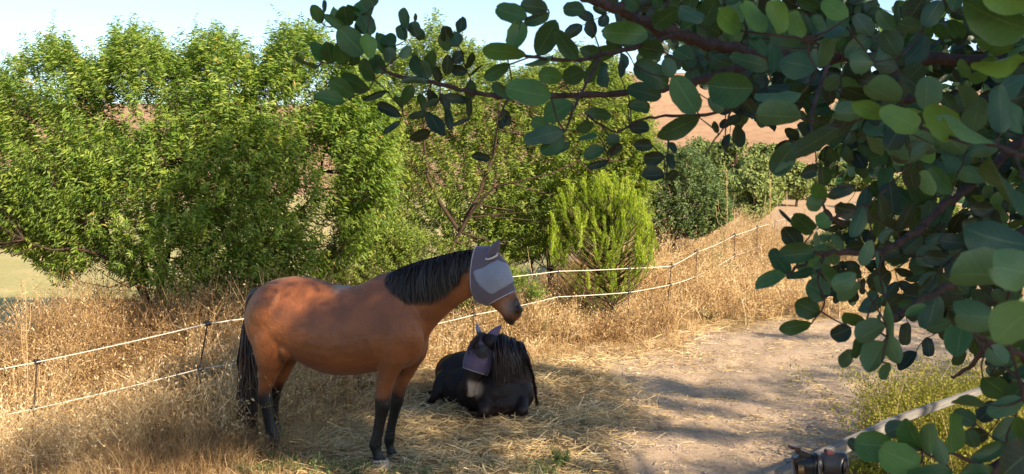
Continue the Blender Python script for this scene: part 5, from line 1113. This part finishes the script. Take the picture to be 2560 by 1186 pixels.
me = A.build('x1', M_CBARK).data; bpy.data.objects.remove(bpy.data.objects['x1']); o = link('branches', me); o.parent = carob; o.matrix_parent_inverse = inv

# ------------------------------------------------------------------ pale wooden rail at the lower right
def wood_mat():
    m, t, o = nmat('grey_wood'); g = t.nodes.new('ShaderNodeTexCoord'); mp = t.nodes.new('ShaderNodeMapping'); mp.inputs['Scale'].default_value = (2, 40, 40); t.links.new(g.outputs['Object'], mp.inputs[0])
    n1 = noise(t, 1.5, 6, .7, mp.outputs[0], .6); n2 = noise(t, 6, 3, .6)
    c = ramp(t, n1, [(.3, (.10, .095, .09)), (.5, (.17, .16, .15)), (.7, (.235, .225, .21))]); c = mixc(t, .4, c, ramp(t, n2, [(.3, (.75, .75, .75)), (.7, (1.15, 1.12, 1.1))]), 'MULTIPLY')
    p = N(t, 'ShaderNodeBsdfPrincipled', Roughness=.85); t.links.new(c, p.inputs['Base Color']); t.links.new(bump(t, n1, .5, .003), p.inputs['Normal']); t.links.new(p.outputs[0], o.inputs[0]); return m
M_WOOD = wood_mat()
def plank(name, a, b, hw, hh, parent, mat, bev=.006):
    a = Vector(tuple(a)); b = Vector(tuple(b)); L = (b - a).length; bm = bmesh.new(); bmesh.ops.create_cube(bm, size=1.0, matrix=Matrix.Diagonal((L, hw * 2, hh * 2, 1)))
    bmesh.ops.bevel(bm, geom=bm.edges[:], offset=bev, segments=2, affect='EDGES'); me = bpy.data.meshes.new(name); bm.to_mesh(me); bm.free(); me.materials.append(mat)
    o = bpy.data.objects.new(name, me); COL.objects.link(o); o.parent = parent; x = (b - a).normalized(); z = Vector((0, 0, 1)) if abs(x.z) < .9 else Vector((0, 1, 0)); y = z.cross(x).normalized(); z = x.cross(y)
    M_ = Matrix((x, y, z)).transposed().to_4x4(); M_.translation = (a + b) / 2; o.matrix_parent_inverse = Matrix.Translation(-parent.location); o.matrix_basis = M_; return o
rA = P(1945, 1192, 4.6); rB = P(2215, 1068, 5.35); rC = P(2205, 1069, 5.33); rD = P(2640, 910, 7.2)
rail = empty('wooden_rail', (rA.x, rA.y, 0), 'weathered pale grey wooden rail slanting across the lower right corner', 'rail')
plank('rail_plank', rA, rB, .022, .030, rail, M_WOOD); plank('rail_plank', rC + Vector((0, .03, 0)), rD, .018, .021, rail, M_WOOD)
for q in (P(1992, 1175, 4.72) + Vector((0, .06, 0)), P(2600, 925, 7.0) + Vector((0, .07, 0))): plank('post', (q.x, q.y, -.1), (q.x, q.y, q.z + .03), .04, .035, rail, M_WOOD)
# black clamp with dark red lever on the rail end
M_BP = simple('clamp_black', (.014, .015, .020), .35, .5, .25, 60); M_RED = simple('clamp_red', (.05, .008, .011), .4, .5, .2); M_METAL = simple('brass', (.32, .19, .09), .4, .5, .2, 60, metallic=.8); M_GREYP = simple('pale_grip', (.2, .21, .24), .6, .4, .15)
cd = 4.35; cp = P(2050, 1165, cd); clamp = empty('rail_clamp', tuple(cp), 'black clamp with dark red lever and round knob on the rail end', 'clamp')
def cyl(name, pts, rad, mat, parent=clamp, sides=20):
    a = Acc(); tube(a, [P(*q) for q in pts], rad, sides); me = a.build('x1', mat).data; bpy.data.objects.remove(bpy.data.objects['x1']); me.polygons.foreach_set('use_smooth', np.ones(len(me.polygons), bool)); o = link(name, me); o.parent = parent; o.matrix_parent_inverse = Matrix.Translation(-parent.location); return o
cyl('barrel', [(2002, 1175, cd), (2004, 1166, cd), (2022, 1162, cd), (2046, 1160, cd), (2050, 1160, cd)], [.030, .040, .044, .044, .038], M_BP)
cyl('ring', [(2028, 1162, cd), (2032, 1162, cd)], [.049, .049], M_BP); cyl('ring', [(2037, 1161, cd), (2041, 1161, cd)], [.049, .049], M_BP)
cyl('knob', [(2050, 1162, cd), (2056, 1161, cd), (2092, 1162, cd), (2108, 1164, cd - .01), (2115, 1165, cd - .02), (2117, 1166, cd - .02)], [.030, .050, .055, .056, .048, .02], M_BP)
cyl('cap', [(2112, 1165, cd - .03), (2119, 1166, cd - .035)], [.038, .034], M_BP)
plank('jaw', P(1996, 1140, cd), P(2008, 1196, cd), .030, .026, clamp, M_BP); plank('arm', P(1990, 1127, cd), P(2026, 1140, cd), .020, .011, clamp, M_BP, .004)
plank('lever', P(1974, 1118, cd - .01), P(1998, 1122, cd), .018, .006, clamp, M_RED, .003); plank('lever', P(2062, 1129, cd), P(2084, 1134, cd), .020, .010, clamp, M_RED, .004)
cyl('screw', [(1996, 1172, cd - .04), (2010, 1172, cd - .045)], [.020, .020], M_METAL); cyl('peg', [(2103, 1130, cd), (2103, 1140, cd)], [.006, .006], M_BP); plank('grip', P(1984, 1140, cd + .02), P(1986, 1196, cd + .02), .008, .012, clamp, M_GREYP, .003)
plank('label_strip', P(2045, 1158, cd - .052), P(2048, 1182, cd - .052), .001, .004, clamp, M_GREYP, .0005)

# ------------------------------------------------------------------ broom bush and ground cover, right
def broom(x0, x1, y0, y1, n, h, label, name='broom_bush'):
    root = empty(name, ((x0 + x1) / 2, (y0 + y1) / 2, 0), label, 'bush'); x = rng.uniform(x0, x1, n); y = rng.uniform(y0, y1, n)
    k = ((x - (x0 + x1) / 2) / (x1 - x0) * 2) ** 2 + ((y - (y0 + y1) / 2) / (y1 - y0) * 2) ** 2 < 1; x, y = x[k], y[k]; n = len(x); st = Acc(); lf = Acc()
    m = 6; t = np.linspace(0, 1, m); az = rng.uniform(0, 6.28, n); H = h * rng.uniform(.5, 1.1, n); ln = np.abs(rng.normal(.1, .45, n)); c = np.zeros((n, m, 3))
    c[:, :, 0] = x[:, None] + np.cos(az)[:, None] * (H * ln)[:, None] * t ** 1.5; c[:, :, 1] = y[:, None] + np.sin(az)[:, None] * (H * ln)[:, None] * t ** 1.5; c[:, :, 2] = height(x, y)[:, None] + H[:, None] * (t - .15 * t * t); c += rng.normal(0, .012, c.shape) * t[None, :, None]
    ribbons(c, .005, rng.uniform(.2, 1, n), st); kk = 60; ii = np.repeat(np.arange(n), kk); u_ = rng.uniform(.2, 1, len(ii)) * (m - 1); j = np.minimum(u_.astype(int), m - 2); fr = (u_ - j)[:, None]; pos = c[ii, j] * (1 - fr) + c[ii, j + 1] * fr + rng.normal(0, .035, (len(ii), 3))
    V_, F_ = place(LEAF_T, LEAF_F, pos, nrm(rnd_dir(len(ii)) + np.array([0, 0, .7])), rnd_dir(len(ii)), rng.uniform(.012, .028, len(ii)), rng.uniform(.009, .018, len(ii))); lf.add(V_, F_, np.repeat(np.clip(rng.uniform(0, .4, n)[ii] + rng.uniform(0, .6, len(ii)), 0, 1), 4))
    st.build('stems', M_WEED, root); tag(lf.build('foliage', M_BROOM, root), kind='stuff')
broom(2.75, 5.0, 6.4, 9.3, 1500, .85, 'yellow green broom bush with dry stems beyond the pale wooden rail'); broom(2.05, 3.1, 5.3, 6.8, 330, .26, 'low yellowish broom tuft just behind the left end of the rail')
A = Acc(); p = scatter(1500, 1.3, 4.5, 3.6, 8.2, lambda x, y: sstep(.35, .6, vnoise(x, y, .4, 91)) * sstep(1.9, 2.7, x + (6.5 - y) * .12)); weeds(A, p, .06 + .12 * vnoise(p[:, 0], p[:, 1], .4, 92), 8, .7, .005, .3 + .5 * vnoise(p[:, 0], p[:, 1], .4, 93), 2, True)
tag(A.build('ground_cover', M_BROOM), 'thin olive ground cover below and beyond the wooden rail', 'plants', kind='stuff')

# ------------------------------------------------------------------ tall dry stalks, thistle, green tufts
def stalk(px, top, bot, d, label, r=.012, side=0):
    t_ = P(px, top, d); b = P(px, bot, d); zb = float(height(b.x, b.y)); root = empty('dry_stalk', (b.x, b.y, zb), label, 'plant', 'tall dry seed stalks by the rope fence'); a = Acc(); tube(a, smooth_path([(b.x, b.y, zb - .05), (b.x + .03, b.y, (zb + t_.z) / 2), tuple(t_)], 4), np.linspace(r * .7, r * .35, 9), 6, .8); a.build('stem', M_WEED, root)
    a = Acc(); n = 420; H = t_.z - zb; u_ = rng.uniform(.35, 1, n); an = rng.uniform(0, 6.28, n); pos = np.stack([b.x + .03 * (1 - u_) + np.cos(an) * r * .8, b.y + np.sin(an) * r * .8, zb + u_ * H], 1)
    V_, F_ = place(LEAF_T, LEAF_F, pos, nrm(np.stack([np.cos(an), np.sin(an), .7 + 0 * an], 1)), rnd_dir(n), r * 3.0, np.full(n, r * 1.5)); a.add(V_, F_, np.repeat(rng.uniform(.5, 1, n), 4))
    for k in range(side):
        zz = zb + H * rng.uniform(.3, .7); an_ = rng.uniform(0, 6.28); q1 = (b.x, b.y, zz); q2 = (b.x + math.cos(an_) * .15, b.y, zz + .12); q3 = (b.x + math.cos(an_) * .18, b.y, zz + .35); tube(a, smooth_path([q1, q2, q3], 3), r * .5, 4, .8)
    tag(a.build('seed_head', M_WEED, root), kind='stuff')
stalk(1815, 425, 640, 17.5, 'tall pale seed stalk in front of the gap beside the dark rounded shrub', .0055, 6); stalk(1923, 395, 560, 22, 'yellowish seed stalk standing in front of the far trees', .007, 4); stalk(1965, 480, 590, 25, 'short seed stalk at the far end of the rope fence', .009, 3); stalk(2010, 490, 600, 25, 'thin seed stalk just left of the hanging carob cluster', .008, 2)
stalk(62, 700, 960, 9.9, 'pale spiny stalk at the left edge above the upper rope', .006, 5); pass
def tuft(px, py, n, h, label, name='green_weed', sp=.10, mt=None):
    x, y = G(px, py); z = float(height(x, y)); root = empty(name, (x, y, z), label, 'plant'); a = Acc(); b = Acc(); m = 4; t = np.linspace(0, 1, m); az = rng.uniform(0, 6.28, n); H = h * rng.uniform(.5, 1.1, n); c = np.zeros((n, m, 3))
    c[:, :, 0] = x + (np.cos(az) * sp)[:, None] * (t ** 1.2) * rng.uniform(.3, 1.2, n)[:, None]; c[:, :, 1] = y + (np.sin(az) * sp)[:, None] * t; c[:, :, 2] = z + H[:, None] * t; ribbons(c, .005, rng.uniform(0, 1, n), a)
    ii = np.repeat(np.arange(n), 9); tt = rng.uniform(.2, 1, len(ii)) * (m - 1); j = np.minimum(tt.astype(int), m - 2); fr = (tt - j)[:, None]; pos = c[ii, j] * (1 - fr) + c[ii, j + 1] * fr
    V_, F_ = place(LEAF_T, LEAF_F, pos, nrm(rnd_dir(len(ii)) + np.array([0, 0, .6])), rnd_dir(len(ii)), rng.uniform(.02, .04, len(ii)), rng.uniform(.006, .012, len(ii))); b.add(V_, F_, np.repeat(rng.uniform(0, 1, len(ii)), 4)); a.build('stems', mt or M_GREENW, root); tag(b.build('leaves', mt or M_GREENW, root), kind='stuff')
tuft(690, 1128, 60, .15, 'grey green leafy weed hiding the bay horse\'s hind hoof'); tuft(1405, 1172, 55, .13, 'green weed tuft in the straw at the bottom, right of the pale hoof'); tuft(640, 1175, 90, .10, 'low green weed patch at the bottom left of the pale hoof', sp=.3)
tuft(1770, 805, 50, .22, 'small green weed at the far edge of the path', sp=.2)
